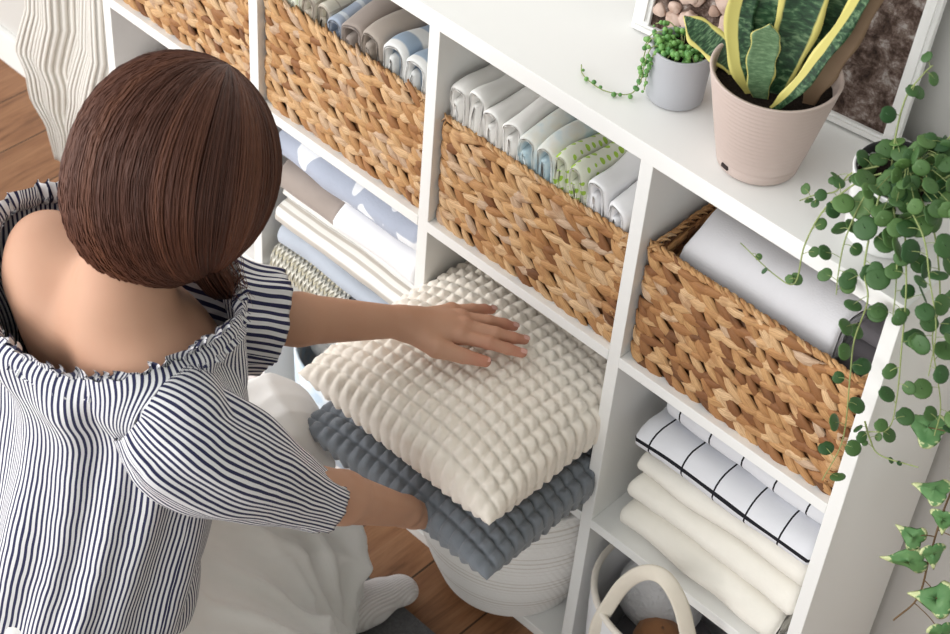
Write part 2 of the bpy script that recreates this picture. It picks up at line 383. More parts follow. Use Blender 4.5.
M['darkcloth'] = cloth_mat('dark_grey_cotton', (0.13, 0.12, 0.13), 600, .12)
M['lavender'] = cloth_mat('pale_lavender_fleece', (0.76, 0.755, 0.785), 350, .05)
t = NT('tie_dye', .9, .15, sheen=.15); t.base(t.ramp(t.noise(t.obj(), 16, 3, .6), [(.30, (.74, .70, .60)), (.45, (.72, .75, .72)), (.58, (.50, .65, .72)), (.7, (.80, .80, .76))])); t.bump(t.noise(t.obj(), 500, 2), .4, .0008); M['dye'] = t.m
t = NT('green_dots', .9, .15, sheen=.15); dd = t.vor(t.uv(), 74, 0, .3); t.base(t.mix(t.math('LESS_THAN', dd, .29), (.72, .74, .62), (.36, .56, .07))); t.bump(t.noise(t.obj(), 500, 2), .4, .0008); M['dots'] = t.m
M['greenstripe'] = stripe_mat('green_stripe', 0, .017, .35, (.80, .82, .72), (.56, .64, .40))
M['bluestripe'] = stripe_mat('blue_white_stripe', 0, .052, .52, (.78, .79, .78), (.33, .42, .53))
M['navycheck'] = stripe_mat('slate_check', 0, .034, .2, (.36, .42, .52), (.62, .67, .72))
t = NT('beige_plaid', .9, .15); u = t.sep(t.uv()); f = t.math('MAXIMUM', t.math('LESS_THAN', t.math('FRACT', t.math('DIVIDE', u[0], .024)), .12), t.math('LESS_THAN', t.math('FRACT', t.math('DIVIDE', u[1], .020)), .12)); t.base(t.mix(f, (.72, .69, .60), (.52, .47, .40))); M['plaid'] = t.m
t = NT('cloud_print', .9, .15, sheen=.2); t.base(t.mix(t.step(t.noise(t.obj(), 17, 1, .4, .5), .585, .60), (.42, .46, .56), (.84, .86, .90))); t.bump(t.noise(t.obj(), 260, 3), .6, .0015); M['cloud'] = t.m
M['beigestripe'] = stripe_mat('beige_white_stripe', 1, .0125, .60, (.56, .52, .47), (.86, .85, .82), .05)
t = NT('windowpane_check', .85, .2); u = t.sep(t.uv())
f = t.math('MAXIMUM', t.math('LESS_THAN', t.math('ABSOLUTE', t.math('SUBTRACT', t.math('FRACT', t.math('DIVIDE', u[0], .058)), .5)), .024), t.math('LESS_THAN', t.math('ABSOLUTE', t.math('SUBTRACT', t.math('FRACT', t.math('ADD', t.math('DIVIDE', u[1], .070), .79)), .5)), .022))
t.base(t.mix(f, (.74, .75, .79), (.015, .015, .02))); t.bump(t.noise(t.obj(), 60, 3), .3, .002); M['pane'] = t.m

# upright folded cloths: an n-shaped profile across x, running back along y
def upright(x, w_, ztop, mat, label, seed, ylen=.190, y0=.021, lean=0.0, h=.115, thick=.0085, cat='cloth', group=None, inner=True, n=1):
    r = w_ / 2 - thick / 2 - .0004
    path = [(-r, -h), (-r * .98, -h * .5), (-r, -.016), (-r * .72, -.003), (0, 0), (r * .72, -.003), (r, -.016), (r * .98, -h * .5), (r, -h)]
    if inner: path += [(r * .72, -h * 1.04), (r * .15, -h * .97), (r * .08, -h * .5), (-r * .30, -.022), (-r * .42, -.06), (-r * .42, -h * .9)]
    def fr(W):
        x_ = W[..., 0]; z_ = W[..., 1]; y_ = W[..., 2]
        return np.stack([x + x_ + lean * (z_ + h) + y_ * 0.0, y0 + y_, ztop - thick / 2 + z_ - .004 * np.clip(1 - y_ / .03, 0, 1) ** 2 + .005 * np.sin(y_ * 40 + seed)], -1)
    o = ribbon('folded_cloth', path, thick, ylen, fr, mat, nx=26, wob=.0030, seed=seed, label=label, cat=cat, group=group)
    return recenter(o)
G1 = 'folded cloths standing in the basket with blue striped cloths'; G2 = 'folded cloths standing in the basket with green dotted cloths'
cl1 = [('greenstripe', .030, 'pale green striped cloth folded upright, leftmost in the basket beside it'), ('greenstripe', .030, 'pale green striped cloth folded upright between another green one and a beige one'),
       ('plaid', .028, 'beige plaid cloth folded upright beside the green striped cloths'), ('plaid', .028, 'beige plaid cloth folded upright beside the slate blue cloth'), ('navycheck', .032, 'slate blue checked cloth folded upright between beige and taupe cloths'),
       ('taupe2', .042, 'taupe cloth folded upright beside the slate blue checked cloth'), ('taupe', .042, 'taupe cloth folded upright beside the blue and white striped cloth'),
       ('bluestripe', .044, 'blue and white striped cloth folded upright beside a taupe cloth'), ('bluestripe', .044, 'blue and white striped cloth folded upright at the divider, last in its basket')]
x = -2 * U + T + .0165
for i, (m, w_, lb) in enumerate(cl1):
    upright(x + w_ / 2, w_, .976 + (.006 if w_ > .04 else -.004), M[m], lb, i, group=G1, h=.145); x += w_ + .0002
cl2 = [('cw', .036, 'white folded cloth standing at the left end beside the divider'), ('cw', .036, 'white folded cloth standing second from the left end of its basket'), ('cw', .038, 'wide white folded cloth standing third from the left end of its basket'),
       ('cw', .036, 'white folded cloth standing right beside the first pastel cloth'), ('dye', .034, 'pale blue and peach dyed cloth standing beside a plain white cloth'), ('dye', .034, 'pale blue dyed cloth standing beside the first green dotted cloth'),
       ('dots', .031, 'green dotted cloth standing beside the pale blue dyed cloth'), ('dots', .031, 'green dotted cloth standing beside the thick white towel'),
       ('cw2', .040, 'thick white towel folded upright beside the green dotted cloth'), ('cw2', .040, 'thick white towel folded upright against the divider, last in its basket')]
x = -1 * U + T + .0155; tot = sum(c[1] for c in cl2); k_ = (-.0145 - x) / tot
for i, (m, w_, lb) in enumerate(cl2):
    w_ *= k_ * .995; upright(x + w_ / 2, w_, .986 - (.014 if i == 9 else 0) - .0012 * i + (.004 if i % 2 else 0), M[m], lb, i + 20, group=G2, h=.15, lean=-.08, cat='towel' if m == 'cw2' else 'cloth', thick=.0075 if m != 'cw2' else .010); x += w_ + .0006

# long pale rolled blanket in the right basket
def roll(name, x0, x1, yc, zc, r, turns, thick, mat, label, seed, squash=.9, cat='blanket'):
    an = np.linspace(.3, turns * 2 * PI, 60); path = [(math.cos(a + 4.4) * (r - thick * .5 - (thick * 1.05) * (turns - a / 2 / PI)), math.sin(a + 4.4) * squash * (r - thick * .5 - thick * 1.05 * (turns - a / 2 / PI))) for a in an]
    def fr(W): return np.stack([x0 + W[..., 2], yc + W[..., 0], zc + W[..., 1]], -1)
    return recenter(ribbon(name, path, thick, x1 - x0, fr, mat, nx=40, wob=.0018, seed=seed, label=label, cat=cat))
roll('rolled_blanket', .060, .305, .100, .920, .067, 2.0, .022, M['lavender'], 'pale lavender grey fleece blanket rolled up in the right basket', 4, .95)
roll('rolled_cloth', .312, U - .020, .10, .905, .058, 1.6, .022, M['darkcloth'], 'dark grey rolled cloth at the right end of the pale rolled blanket', 6, .95, 'cloth')

# flat stacked towels: fold at the front, running along x
def flat(x0, x1, zb, h, mat, label, seed, y0=.012, y1=.235, layers=2, cat='towel', group=None, wob=.0028, tilt=0.0, sagx=0.0, dx=0.0):
    th = h / layers * .93; n = layers; path = []
    L_ = y1 - y0
    for i in range(n):
        z = zb + th * .5 + i * (h - th) / max(1, n - 1)
        r0 = (th * .5)
        xs = np.linspace(y1 - r0, y0 + h * .5, 6) if i % 2 == 0 else np.linspace(y0 + h * .5, y1 - r0, 6)
        path += [(q, z) for q in xs]
        if i < n - 1:
            zn = z + (h - th) / (n - 1) * .5
            path.append((y0 + th * .5, zn) if i % 2 == 0 else (y1 - th * .3, zn))
    def fr(W):
        X = x0 + W[..., 2]; f = (X - x0) / (x1 - x0)
        return np.stack([X + dx * (W[..., 0] - y0), W[..., 0], W[..., 1] + tilt * f + sagx * np.sin(f * PI)], -1)
    return recenter(ribbon('folded_' + cat, path, th, x1 - x0, fr, mat, nx=44, wob=wob, seed=seed, label=label, cat=cat, group=group))
X0 = -2 * U + T + .016; X1 = -U - .008
zs = z_s2 + .002
# chunky knit cream / black blanket at the bottom of the stack
t = NT('chunky_knit', .95, .1, sheen=.2); u = t.sep(t.uv())
ci = t.math('MULTIPLY', t.math('SINE', t.math('MULTIPLY', u[0], 2 * PI / .019)), .5); kk = t.math('SINE', t.math('ADD', t.math('MULTIPLY', u[1], 2 * PI / .012), t.math('MULTIPLY', t.math('ABSOLUTE', ci), 5.0)))
t.base(t.mix(t.step(u[0], .155, .17), t.mix(t.step(kk, -.9, .1), (.62, .57, .42), (.86, .83, .72)), t.mix(t.math('GREATER_THAN', t.math('FRACT', t.math('MULTIPLY', u[0], 22.0)), .5), (.10, .10, .11), (.75, .73, .66))))
t.bump(t.math('ADD', kk, ci), 1.0, .006); M['knit'] = t.m
flat(X0 + .004, X1, zs, .060, M['knit'], 'chunky cream and charcoal knit blanket under the blue grey cloth', 31, y0=-.006, cat='blanket', wob=.004)
flat(X0 + .010, X1, zs + .0625, .044, M['bluegrey'], 'blue grey fringed cloth between the knit blanket and the beige striped towel', 33, y0=.008, cat='cloth', wob=.004, layers=2)
o1 = flat(X0 + .006, X1, zs + .109, .068, M['beigestripe'], 'beige and white striped towel folded thick in the middle of its stack', 35, y0=.004, layers=3, tilt=-.004)
flat(X0 + .010, X0 + .150, zs + .180, .057, M['taupe2'], 'brown grey folded cloth beside the white towel in the linen stack', 37, y0=.012, layers=2, cat='cloth')
flat(X0 + .152, X1 - .006, zs + .178, .060, M['cw2'], 'bright white folded towel beside the brown grey cloth', 39, y0=.008, layers=2)
flat(X0 + .004, X1 - .002, zs + .241, .066, M['cloud'], 'blue grey towel with white blotches on top of the linen stack', 41, y0=.010, layers=2, wob=.004)

# right cell: checked cloth over two cream sheets
XR0 = T + .035; XR1 = U - .014
flat(XR0 + .002, XR1 - .01, z_s2 + .002, .058, M['cream'], 'cream folded sheet lowest in the stack under the checked cloth', 51, y0=.010, layers=2, cat='sheet', wob=.0055, tilt=.0)
flat(XR0 + .006, XR1, z_s2 + .062, .056, M['cream'], 'cream folded sheet in the middle below the checked cloth', 53, y0=.024, layers=2, cat='sheet', wob=.0055)
flat(XR0 + .004, XR1, z_s2 + .121, .040, M['cream'], 'thin cream folded sheet directly beneath the checked cloth', 55, y0=.030, layers=2, cat='sheet', wob=.005)
flat(XR0 - .004, XR1 + .002, z_s2 + .163, .056, M['pane'], 'white cloth with black windowpane check folded on the cream sheets', 57, y0=.028, layers=2, cat='cloth', wob=.003, tilt=.0)
flat(XR0 + .012, XR1 + .002, z_s2 + .222, .050, M['pane'], 'white cloth with black check lying higher against the shelf underside', 59, y0=.060, layers=2, cat='cloth', wob=.003)

# left-most column: pinkish knit blankets beside her head, boxes below
M['pinkknit'] = (lambda t: (t.base(t.mix(t.noise(t.obj(), 60), (.80, .73, .70), (.66, .59, .57))), t.bump(t.vor(t.obj(), 75), 1.0, .006), t.m)[-1])(NT('pink_knit', .95, .1))
for k in range(3):
    flat(-3 * U + T + .02, -2 * U - .012, z_s2 + .002 + k * .072, .070, M['pinkknit'], ['pale pink chunky knit blanket lowest in the left column stack', 'pale pink chunky knit blanket in the middle of the left column stack', 'pale pink chunky knit blanket topmost in the left column stack'][k], 61 + k, layers=2, cat='blanket', wob=.004, group='pink knit blankets in the left column')
b = MB(); b.box(-3 * U + T + .03, -2 * U - .03, .02, .23, .0235, .25, .006); o = b.build('lidless_box', plain('blush_card', (.78, .72, .71), .7)); b = MB(); b.box(-3 * U + T + .024, -2 * U - .024, .014, .236, .2505, .285, .005); o2 = b.build('lid', plain('blush_lid', (.82, .77, .76), .7))
root_of([o, o2], 'storage_box', (-2.5 * U, .125, .0235), 'pale blush lidded storage box on the bottom board behind the woman\'s sleeve', 'box')
o.name = 'box_body'

# bottom of the second column: pale blue lined basket with white chunky blanket
b = MB(); prof = [(0, .003), (.118, .003), (.134, .02), (.150, .12), (.153, .235), (.148, .238), (.143, .12), (.120, .012), (0, .010)]
t = NT('pale_blue_marbled', .9, .1); t.base(t.ramp(t.noise(t.obj(), 28, 3), [(.4, (.82, .85, .88)), (.62, (.56, .68, .80))])); t.bump(t.noise(t.obj(), 60), .5, .004)
b.lathe(prof, (-1.5 * U + .01, .115, .022), rfun=lambda a, z: 1 + .02 * np.sin(5 * a + z * 20)); o = b.build('soft_basket', t.m); tag(o, 'pale blue marbled soft basket on the bottom board behind the cream cushion', 'basket'); recenter(o)
b = MB(); wool = MB()
for k in range(11):
    for j in range(7):
        rr = .115 * math.sqrt(random.random()); an = random.uniform(0, 2 * PI); cx_, cy_ = -1.5 * U + .01 + rr * math.cos(an) * .9, .115 + rr * math.sin(an) * .9
        b.ball((cx_, cy_, .20 + .05 * (1 - rr / .12) + random.uniform(-.01, .02)), (random.uniform(.02, .028), .017, .017), 9)
b.ball((-1.5 * U + .01, .115, .17), (.115, .115, .07), 16)
o = b.build('chunky_blanket', cloth_mat('white_wool', (.84, .83, .81), 300)); tag(o, 'white chunky knit blanket heaped in the pale blue soft basket', 'blanket'); recenter(o)

# ------------------------------------------------------------------ waffle cushions
def cushion(cx, cy, hx, hy, zs_, T1, T2, nx, ny, mat, label, fr_w, press=None, amp=.0105, squeeze=None, edge=0.012, seed=0):
    q = 8; nu = nx * q; nv = ny * q; b = MB()
    u = np.linspace(-1, 1, nu + 1); v = np.linspace(-1, 1, nv + 1); Ug, Vg = np.meshgrid(u, v, indexing='ij')
    prof = np.clip(1 - np.abs(Ug) ** 2.6, 0, 1) ** .55 * np.clip(1 - np.abs(Vg) ** 2.6, 0, 1) ** .55
    pull = 1 - .045 * (1 - Vg ** 2) * 1.0; pull2 = 1 - .045 * (1 - Ug ** 2)
    X = Ug * hx * (pull if True else 1); Y = Vg * hy * pull2
    fx = np.abs(np.sin((Ug + 1) / 2 * nx * PI)); fy = np.abs(np.sin((Vg + 1) / 2 * ny * PI))
    bump = amp * (np.clip(fy * 1.2, 0, 1) ** .5) * (.30 + .70 * np.clip(fx * 1.05, 0, 1) ** .8) * (1 + .16 * np.sin(Ug * 57 + Vg * 31) * np.cos(Vg * 43))
    bump = bump - .25 * amp
    for side, TT in ((1, T1), (-1, T2)):
        h = TT * prof; Zz = zs_ + side * (h)
        # normals from the smooth surface
        dzx = np.gradient(Zz, X[:, 0] * 0 + np.arange(nu + 1), axis=0); dzy = np.gradient(Zz, axis=1)
        dxx = np.gradient(X, axis=0); dyy = np.gradient(Y, axis=1)
        n_ = np.stack([-dzx / dxx, -dzy / dyy, np.ones_like(Zz)], -1); n_ /= np.linalg.norm(n_, axis=-1)[..., None]; n_ *= side
        P = np.stack([X + cx, Y + cy, Zz], -1) + n_ * (bump * np.minimum(1, prof * 3 + .15))[..., None]
        if side == 1 and press is not None:
            for (px, py, pr, pd) in press: P[..., 2] -= pd * np.exp(-((P[..., 0] - px) ** 2 + (P[..., 1] - py) ** 2) / pr ** 2)
        P[..., 2] += nz(P * [1, 1, 0], 14, seed) * .004 * prof
        if squeeze is not None: P = squeeze(P)
        if side == -1: P = P[:, ::-1]
        b.grid(P, np.stack([Ug * hx, Vg * hy], -1) if side == 1 else np.stack([Ug * hx, Vg * hy], -1)[:, ::-1])
    o = b.build('cushion', mat); tag(o, label, 'cushion', 'waffle textured cushions held in the woman\'s hands'); return recenter(o)
def sq(P):
    """inside the cell the cushion is pressed to the clear width between the dividers"""
    P = P.copy(); x = P[..., 0]; y = P[..., 1]; f = np.clip((y + .02) / .03, 0, 1); lim = .1755 + (1 - f) * .05; c = -.1795; d = x - c
    P[..., 0] = c + np.where(np.abs(d) > lim, np.sign(d) * lim, d); return P
def velvet(name, c, c2):
    t = NT(name, .85, .1, sheen=.35); t.base(t.mix(t.noise(t.obj(), 30, 3), c, c2)); t.bump(t.noise(t.obj(), 380, 3), .5, .0012); return t.m
cushion(-.182, -.048, .198, .194, .560, .088, .072, 19, 18, velvet('cream_velvet', (.90, .835, .745), (.86, .795, .71)), 'cream waffle textured cushion, the upper one under the woman\'s hand', None, press=[(-.20, -.09, .075, .008)], squeeze=sq, seed=2)
cushion(-.175, -.050, .203, .198, .452, .050, .066, 19, 18, velvet('slate_velvet', (.22, .24, .27), (.165, .185, .21)), 'slate grey waffle textured cushion beneath the cream one', None, squeeze=sq, seed=4)

# ------------------------------------------------------------------ rope basket and canvas bag in the bottom row
t = NT('rope_coil', .9, .1); o_ = t.sep(t.uv()); z_ = t.math('MULTIPLY', o_[1], 2 * PI / .0105); s_ = t.math('SINE', t.math('ADD', t.math('MULTIPLY', o_[0], 95.0), t.math('MULTIPLY', o_[1], 300.0)))
t.base(t.mix(t.step(t.math('ABSOLUTE', t.math('SINE', t.math('MULTIPLY', z_, .5))), 0, .35), (.62, .57, .52), (.84, .82, .80))); t.bump(t.math('ADD', t.math('MULTIPLY', s_, .3), 0.0), .4, .002); M['rope'] = t.m
b = MB(); cxb, cyb = -.180, .072; prof = []
for k in range(0, 34):
    f = k / 33; z = .003 + f * .30; r = .118 + .054 * math.sin(min(1, f * 1.05 + .04) * PI * .62) if f < .9 else .118 + .054 * math.sin(min(1, f * 1.05 + .04) * PI * .62)
    for j in range(4): prof.append((r + .0035 * abs(math.sin(j / 4 * PI)), z + j / 4 * .30 / 33))
prof = [(0, .003), (.10, .003)] + prof + [(r_ - .012, z__) for r_, z__ in prof[::-8]] + [(0, .015)]
b.lathe(prof, (cxb, cyb, .022), n=96); o = b.build('rope_basket', M['rope']); tag(o, 'round off-white coiled rope basket bulging from the bottom row below the cushions', 'basket'); recenter(o)

b = MB(); bx, by = .178, .050; rb = .135
def oval(a, z): return 1 + .04 * np.sin(2 * a + 1) + .02 * np.sin(5 * a + z * 12)
prof = [(0, .004), (.112, .004), (.122, .012), (.129, .10), (.134, .20), (rb + .001, .262), (rb - .001, .268), (rb - .005, .266), (.127, .20), (.122, .10), (.114, .012), (0, .010)]
b.lathe(prof, (bx, by, .022), n=72, rfun=oval); body = b.build('canvas_body', cloth_mat('pale_canvas', (.74, .74, .76)))
b = MB(); an = np.linspace(0, 2 * PI, 60); b.tube([(bx + (rb - .001) * (1 + .04 * math.sin(2 * a + 1)) * math.cos(a), by + (rb - .001) * (1 + .04 * math.sin(2 * a + 1)) * math.sin(a), .022 + .268) for a in an], .0055, 8); rim = b.build('rim_piping', cloth_mat('cream_piping', (.74, .69, .62)))
rope_m = cloth_mat('cream_webbing', (.76, .70, .60), 900, .1)
b = MB(); path = smooth_path([(.110, -.066, .200), (.112, -.068, .262), (.121, -.062, .315), (.136, -.055, .375), (.163, -.052, .424), (.196, -.052, .444), (.229, -.052, .421), (.256, -.052, .367), (.274, -.048, .300), (.280, -.045, .23)], 50)
Tn = np.gradient(path, axis=0); Tn /= np.linalg.norm(Tn, axis=1)[:, None]; wv = np.array([.25, -.1, .9]); G = np.zeros((len(path), 12, 3))
for i in range(len(path)):
    wv = np.cross(Tn[i], [.46, -.54, .70]); x_ = wv - Tn[i] * (wv @ Tn[i]); x_ /= np.linalg.norm(x_); y_ = np.cross(Tn[i], x_)
    for j in range(12):
        a_ = 2 * PI * j / 12; G[i, j] = path[i] + x_ * .0120 * np.sign(math.cos(a_)) * abs(math.cos(a_)) ** .6 + y_ * .0045 * np.sign(math.sin(a_)) * abs(math.sin(a_)) ** .6
b.grid(G, None, closed_v=True, cap=True); hd = b.build('handle', rope_m)
bag = root_of([body, rim, hd], 'canvas_tote', (bx, by, .022), 'pale canvas storage bag with a tall cream handle on the bottom right board', 'bag')
def fluffy(name, c, r, mat, label, cat, seed):
    th = np.linspace(0.03, PI - .03, 40); ph = np.arange(56) / 56 * 2 * PI
    dr = np.stack([np.outer(np.sin(th), np.cos(ph)), np.outer(np.sin(th), np.sin(ph)), np.outer(np.cos(th), np.ones(56))], -1)
    P = dr * np.array(r) * (1 + .06 * nz(dr, 3, seed) + .02 * nz(dr, 9, seed + 1))[..., None] + np.array(c); b = MB(); b.grid(P, None, closed_v=True, cap=True); o = b.build(name, mat); tag(o, label, cat); return recenter(o)
t = NT('fluffy_fleece', .98, .05, sheen=.4); t.base(t.mix(t.noise(t.obj(), 30), (.78, .78, .80), (.62, .60, .60))); t.bump(t.noise(t.obj(), 130, 4), 1.0, .005)
fluffy('rolled_throw', (.125, .075, .215), (.070, .062, .075), t.m, 'pale fluffy throw stuffed in the canvas bag', 'throw', 3)
fluffy('felt_ball', (.178, .010, .205), (.044, .040, .040), cloth_mat('rust_felt', (.40, .19, .09), 400, .2), 'rust brown felt ball in the canvas bag below the fluffy throw', 'ball', 5)
fluffy('dark_filler', (.172, .05, .115), (.095, .090, .075), M['darkcloth'], 'added dark mass standing in for the dark interior of the canvas bag', 'cloth', 2)  # added dark shape, gives the inside of the bag its shade

# ------------------------------------------------------------------ plants on the top board
soil = NT('potting_soil', .98, .1); soil.base(soil.mix(soil.noise(soil.obj(), 250, 4), (.006, .005, .0045), (.035, .025, .020))); soil.bump(soil.noise(soil.obj(), 260, 4), 1.0, .006)
def pot(cx, cy, rb_, rt, h, mat, soil_h, wall=.004, ridges=False, groove=False):
    b = MB(); prof = [(0, .0005), (rb_ - .004, .0005), (rb_, .004)]
    n = 60
    for k in range(1, n + 1):
        f = k / n; r = rb_ + (rt - rb_) * f
        if ridges: r += .0007 * math.sin(f * 2 * PI * 20) * (1 if f > .2 else 0)
        if groove and abs(f - .10) < .012: r -= .0022
        prof.append((r, .004 + (h - .006) * f))
    prof += [(rt + .001, h - .001), (rt - .001, h), (rt - wall, h - .001), (rt - wall - .001, h - .01), (rb_ + (rt - rb_) * .1 - wall, .012), (0, .012)]
    b.lathe(prof, (cx, cy, ZT), n=72); p = b.build('pot', mat)
    rs = rb_ + (rt - rb_) * (soil_h / h) - wall * .8
    b = MB(); n = 20; G = np.zeros((n, 40, 3)); an = np.arange(40) / 40 * 2 * PI
    for i in range(n):
        r = rs * (i + .02) / (n - 1); r = min(r, rs); G[i, :, 0] = cx + r * np.cos(an); G[i, :, 1] = cy + r * np.sin(an); G[i, :, 2] = ZT + soil_h
    G[..., 2] += nz(G, 120, 1) * .0022; b.grid(G, None, closed_v=True, cap=True); s = b.build('soil', soil.m)
    return p, s

# snake plant
for nm_, lo_ in (('snake', .70), ('snake_wide', .02), ('snake_thin', .90)):
  t = NT(nm_ + '_leaf', .42, .4); u = t.sep(t.uv())
  ab = t.math('ABSOLUTE', u[0]) if nm_ != 'snake_wide' else t.math('MULTIPLY', u[0], -1.0)
  edge = t.step(t.math('ADD', ab, t.math('MULTIPLY', t.math('SUBTRACT', t.noise(t.comb(u[1], 0.0, t.attr('var')), 25, 2), .5), .25)), lo_, lo_ + .08)
  band = t.noise(t.comb(t.math('MULTIPLY', u[0], 1.6), t.math('MULTIPLY', u[1], 150.0), t.math('MULTIPLY', t.attr('var'), 9.0)), 1.0, 3, .6, .5)
  g1 = t.ramp(band, [(.38, (.008, .032, .014)), (.52, (.026, .080, .034)), (.68, (.15, .25, .13))])
  g1 = t.mix(t.step(t.attr('var'), .75, .95), g1, t.mix(band, (.05, .15, .05), (.32, .46, .27)))
  t.base(t.mix(edge, g1, (.62, .56, .17))); M[nm_] = t.m
brown = NT('leaf_underside_brown', .6, .3); brown.base(brown.mix(brown.noise(brown.obj(), 40), (.16, .10, .06), (.22, .15, .09)))
def strap(pts, w_, label=None, var=.3, face=(0.4, -0.7, 0.5), cup=.25, mat=None, tip=.75, name='leaf'):
    P = smooth_path(pts, 30); Tn = np.gradient(P, axis=0); Tn /= np.linalg.norm(Tn, axis=1)[:, None]; m = 9
    f = np.array(face, float); top = np.zeros((30, m, 3)); bot = np.zeros((30, m, 3)); uv = np.zeros((30, m, 2))
    for i in range(30):
        s = i / 29; n_ = f - Tn[i] * (f @ Tn[i]); n_ /= np.linalg.norm(n_); x_ = np.cross(Tn[i], n_)
        ww = w_ * (.32 + .68 * math.sin(min(1, s / .45) * PI / 2)) * (1 if s < tip else max(.03, 1 - ((s - tip) / (1 - tip)) ** 1.6))
        for j in range(m):
            q = -1 + 2 * j / (m - 1); th = .0022 * (1 - q * q) + .0006
            c = P[i] + x_ * q * ww + n_ * (cup * ww * q * q) + x_ * .0015 * math.sin(s * 23) * (abs(q) > .9)
            top[i, j] = c + n_ * th; bot[i, j] = c - n_ * th; uv[i, j] = (q, s * .3)
    G = np.concatenate([top, bot[:, ::-1]], 1); UVs = np.concatenate([uv, uv[:, ::-1]], 1)
    b = MB(); b.grid(G, UVs, closed_v=True, a=var, cap=True); o = b.build(name, mat or M['snake'])
    if label: o['label'] = label
    return o
sx, sy = .1200, .0780
ps = list(pot(sx, sy, .0515, .080, .141, NT('taupe_ceramic', .55, .35).base((.52, .425, .385)).m, .117, ridges=True, groove=True))
zb = ZT + .113
b = MB(); b.box(-.006, .006, -.002, .002, -.0028, .0028, .0015); dr = b.build('drain_slot', plain('slot_dark', (.03, .02, .02), .8)); dr.location = (sx - .0122, sy - .0520 , ZT + .013); dr.rotation_euler = (0, 0, math.atan2(-.0572, -.0135) + PI / 2); ps.append(dr)
snake_leaves = [
    ([(sx - .030, sy - .005, zb), (sx - .058, sy - .010, zb + .014), (sx - .098, sy - .014, zb + .026), (sx - .134, sy - .016, zb + .042)], .0185, .3, (.5, -.5, .7)),
    ([(sx - .035, sy + .018, zb), (sx - .055, sy + .03, zb + .08), (sx - .075, sy + .04, zb + .17), (sx - .085, sy + .045, zb + .26)], .022, .35, (.5, -.7, .4)),
    ([(sx - .006, sy - .030, zb - .005), (sx - .030, sy - .038, zb + .045), (sx - .048, sy - .030, zb + .10), (sx - .046, sy - .02, zb + .18), (sx - .04, sy - .02, zb + .25)], .0175, .2, (.55, -.65, .4), 'w'),
    ([(sx - .015, sy - .012, zb), (sx - .026, sy - .010, zb + .09), (sx - .035, sy - .004, zb + .19), (sx - .04, sy, zb + .30)], .026, .55, (.45, -.75, .4)),
    ([(sx + .004, sy - .030, zb - .005), (sx - .002, sy - .034, zb + .04), (sx - .004, sy - .034, zb + .085), (sx - .002, sy - .034, zb + .110)], .0175, .86, (.45, -.75, .4), 't'),
    ([(sx + .008, sy - .01, zb), (sx + .012, sy, zb + .10), (sx + .012, sy + .01, zb + .20), (sx + .01, sy + .01, zb + .30)], .028, .25, (.45, -.75, .4)),
    ([(sx + .004, sy + .028, zb), (sx, sy + .04, zb + .10), (sx - .01, sy + .05, zb + .20), (sx - .02, sy + .05, zb + .30)], .030, .15, (.45, -.75, .4)),
    ([(sx + .028, sy + .022, zb), (sx + .035, sy + .035, zb + .10), (sx + .045, sy + .04, zb + .20), (sx + .05, sy + .04, zb + .30)], .028, .2, (.45, -.75, .4)),
    ([(sx - .022, sy + .012, zb), (sx - .034, sy + .014, zb + .10), (sx - .05, sy + .014, zb + .20), (sx - .06, sy + .014, zb + .28)], .027, .1, (.45, -.75, .4)),
    ([(sx + .020, sy - .036, zb - .004), (sx + .040, sy - .026, zb + .030), (sx + .058, sy - .002, zb + .09), (sx + .078, sy + .012, zb + .165), (sx + .095, sy + .02, zb + .25)], .0105, .3, (.3, -.8, .35), 'w'),
]
for sl_ in snake_leaves: ps.append(strap(sl_[0], sl_[1], var=sl_[2], face=sl_[3], mat={'w': M['snake_wide'], 't': M['snake_thin']}[sl_[4]] if len(sl_) > 4 else None))
ps.append(strap([(sx + .046, sy + .002, zb - .004), (sx + .056, sy + .010, zb + .05), (sx + .072, sy + .022, zb + .12), (sx + .095, sy + .034, zb + .24)], .0155, 'brown dry sheath beside the right leaf', .3, (.5, -.75, .4), mat=brown.m, tip=.9))
root_of(ps, 'snake_plant', (sx, sy, ZT), 'yellow edged snake plant in a ribbed taupe pink pot on the top board', 'plant')

# string of pearls
gx, gy = -.0350, .103
ps = list(pot(gx, gy, .0375, .0405, .080, plain('grey_ceramic', (.44, .45, .48), .5, .3), .070))
pearl = NT('pearl_green', .35, .5); pearl.base(pearl.mix(pearl.step(pearl.attr('var'), 0, 1), (.06, .20, .045), (.19, .40, .10)))
stem_m = plain('stem_green', (.28, .34, .13), .6)
b = MB(); st = MB()
for k in range(130):
    r = .034 * math.sqrt(random.random()); a = random.uniform(0, 2 * PI)
    if math.sin(a) > .25 and random.random() < .55: continue
    b.ball((gx + r * math.cos(a), gy + r * math.sin(a), ZT + .074 + random.uniform(0, .016)), random.uniform(.0030, .0048), 8, a=random.random())
trails = [[(-.045, .120, .080), (-.062, .110, .088), (-.073, .103, .078), (-.076, .100, .060)],
          [(-.040, .105, .080), (-.062, .092, .086), (-.066, .086, .050), (-.063, .078, .015), (-.068, .068, .006), (-.085, .055, .0055), (-.105, .050, .0055), (-.135, .056, .0055), (-.150, .070, .006)],
          [(-.030, .098, .080), (-.045, .083, .080), (-.050, .078, .050), (-.048, .074, .022)],
          [(-.048, .135, .080), (-.066, .130, .092), (-.080, .122, .085)],
          [(-.035, .100, .079), (-.052, .084, .083), (-.057, .079, .056), (-.055, .074, .030)]]
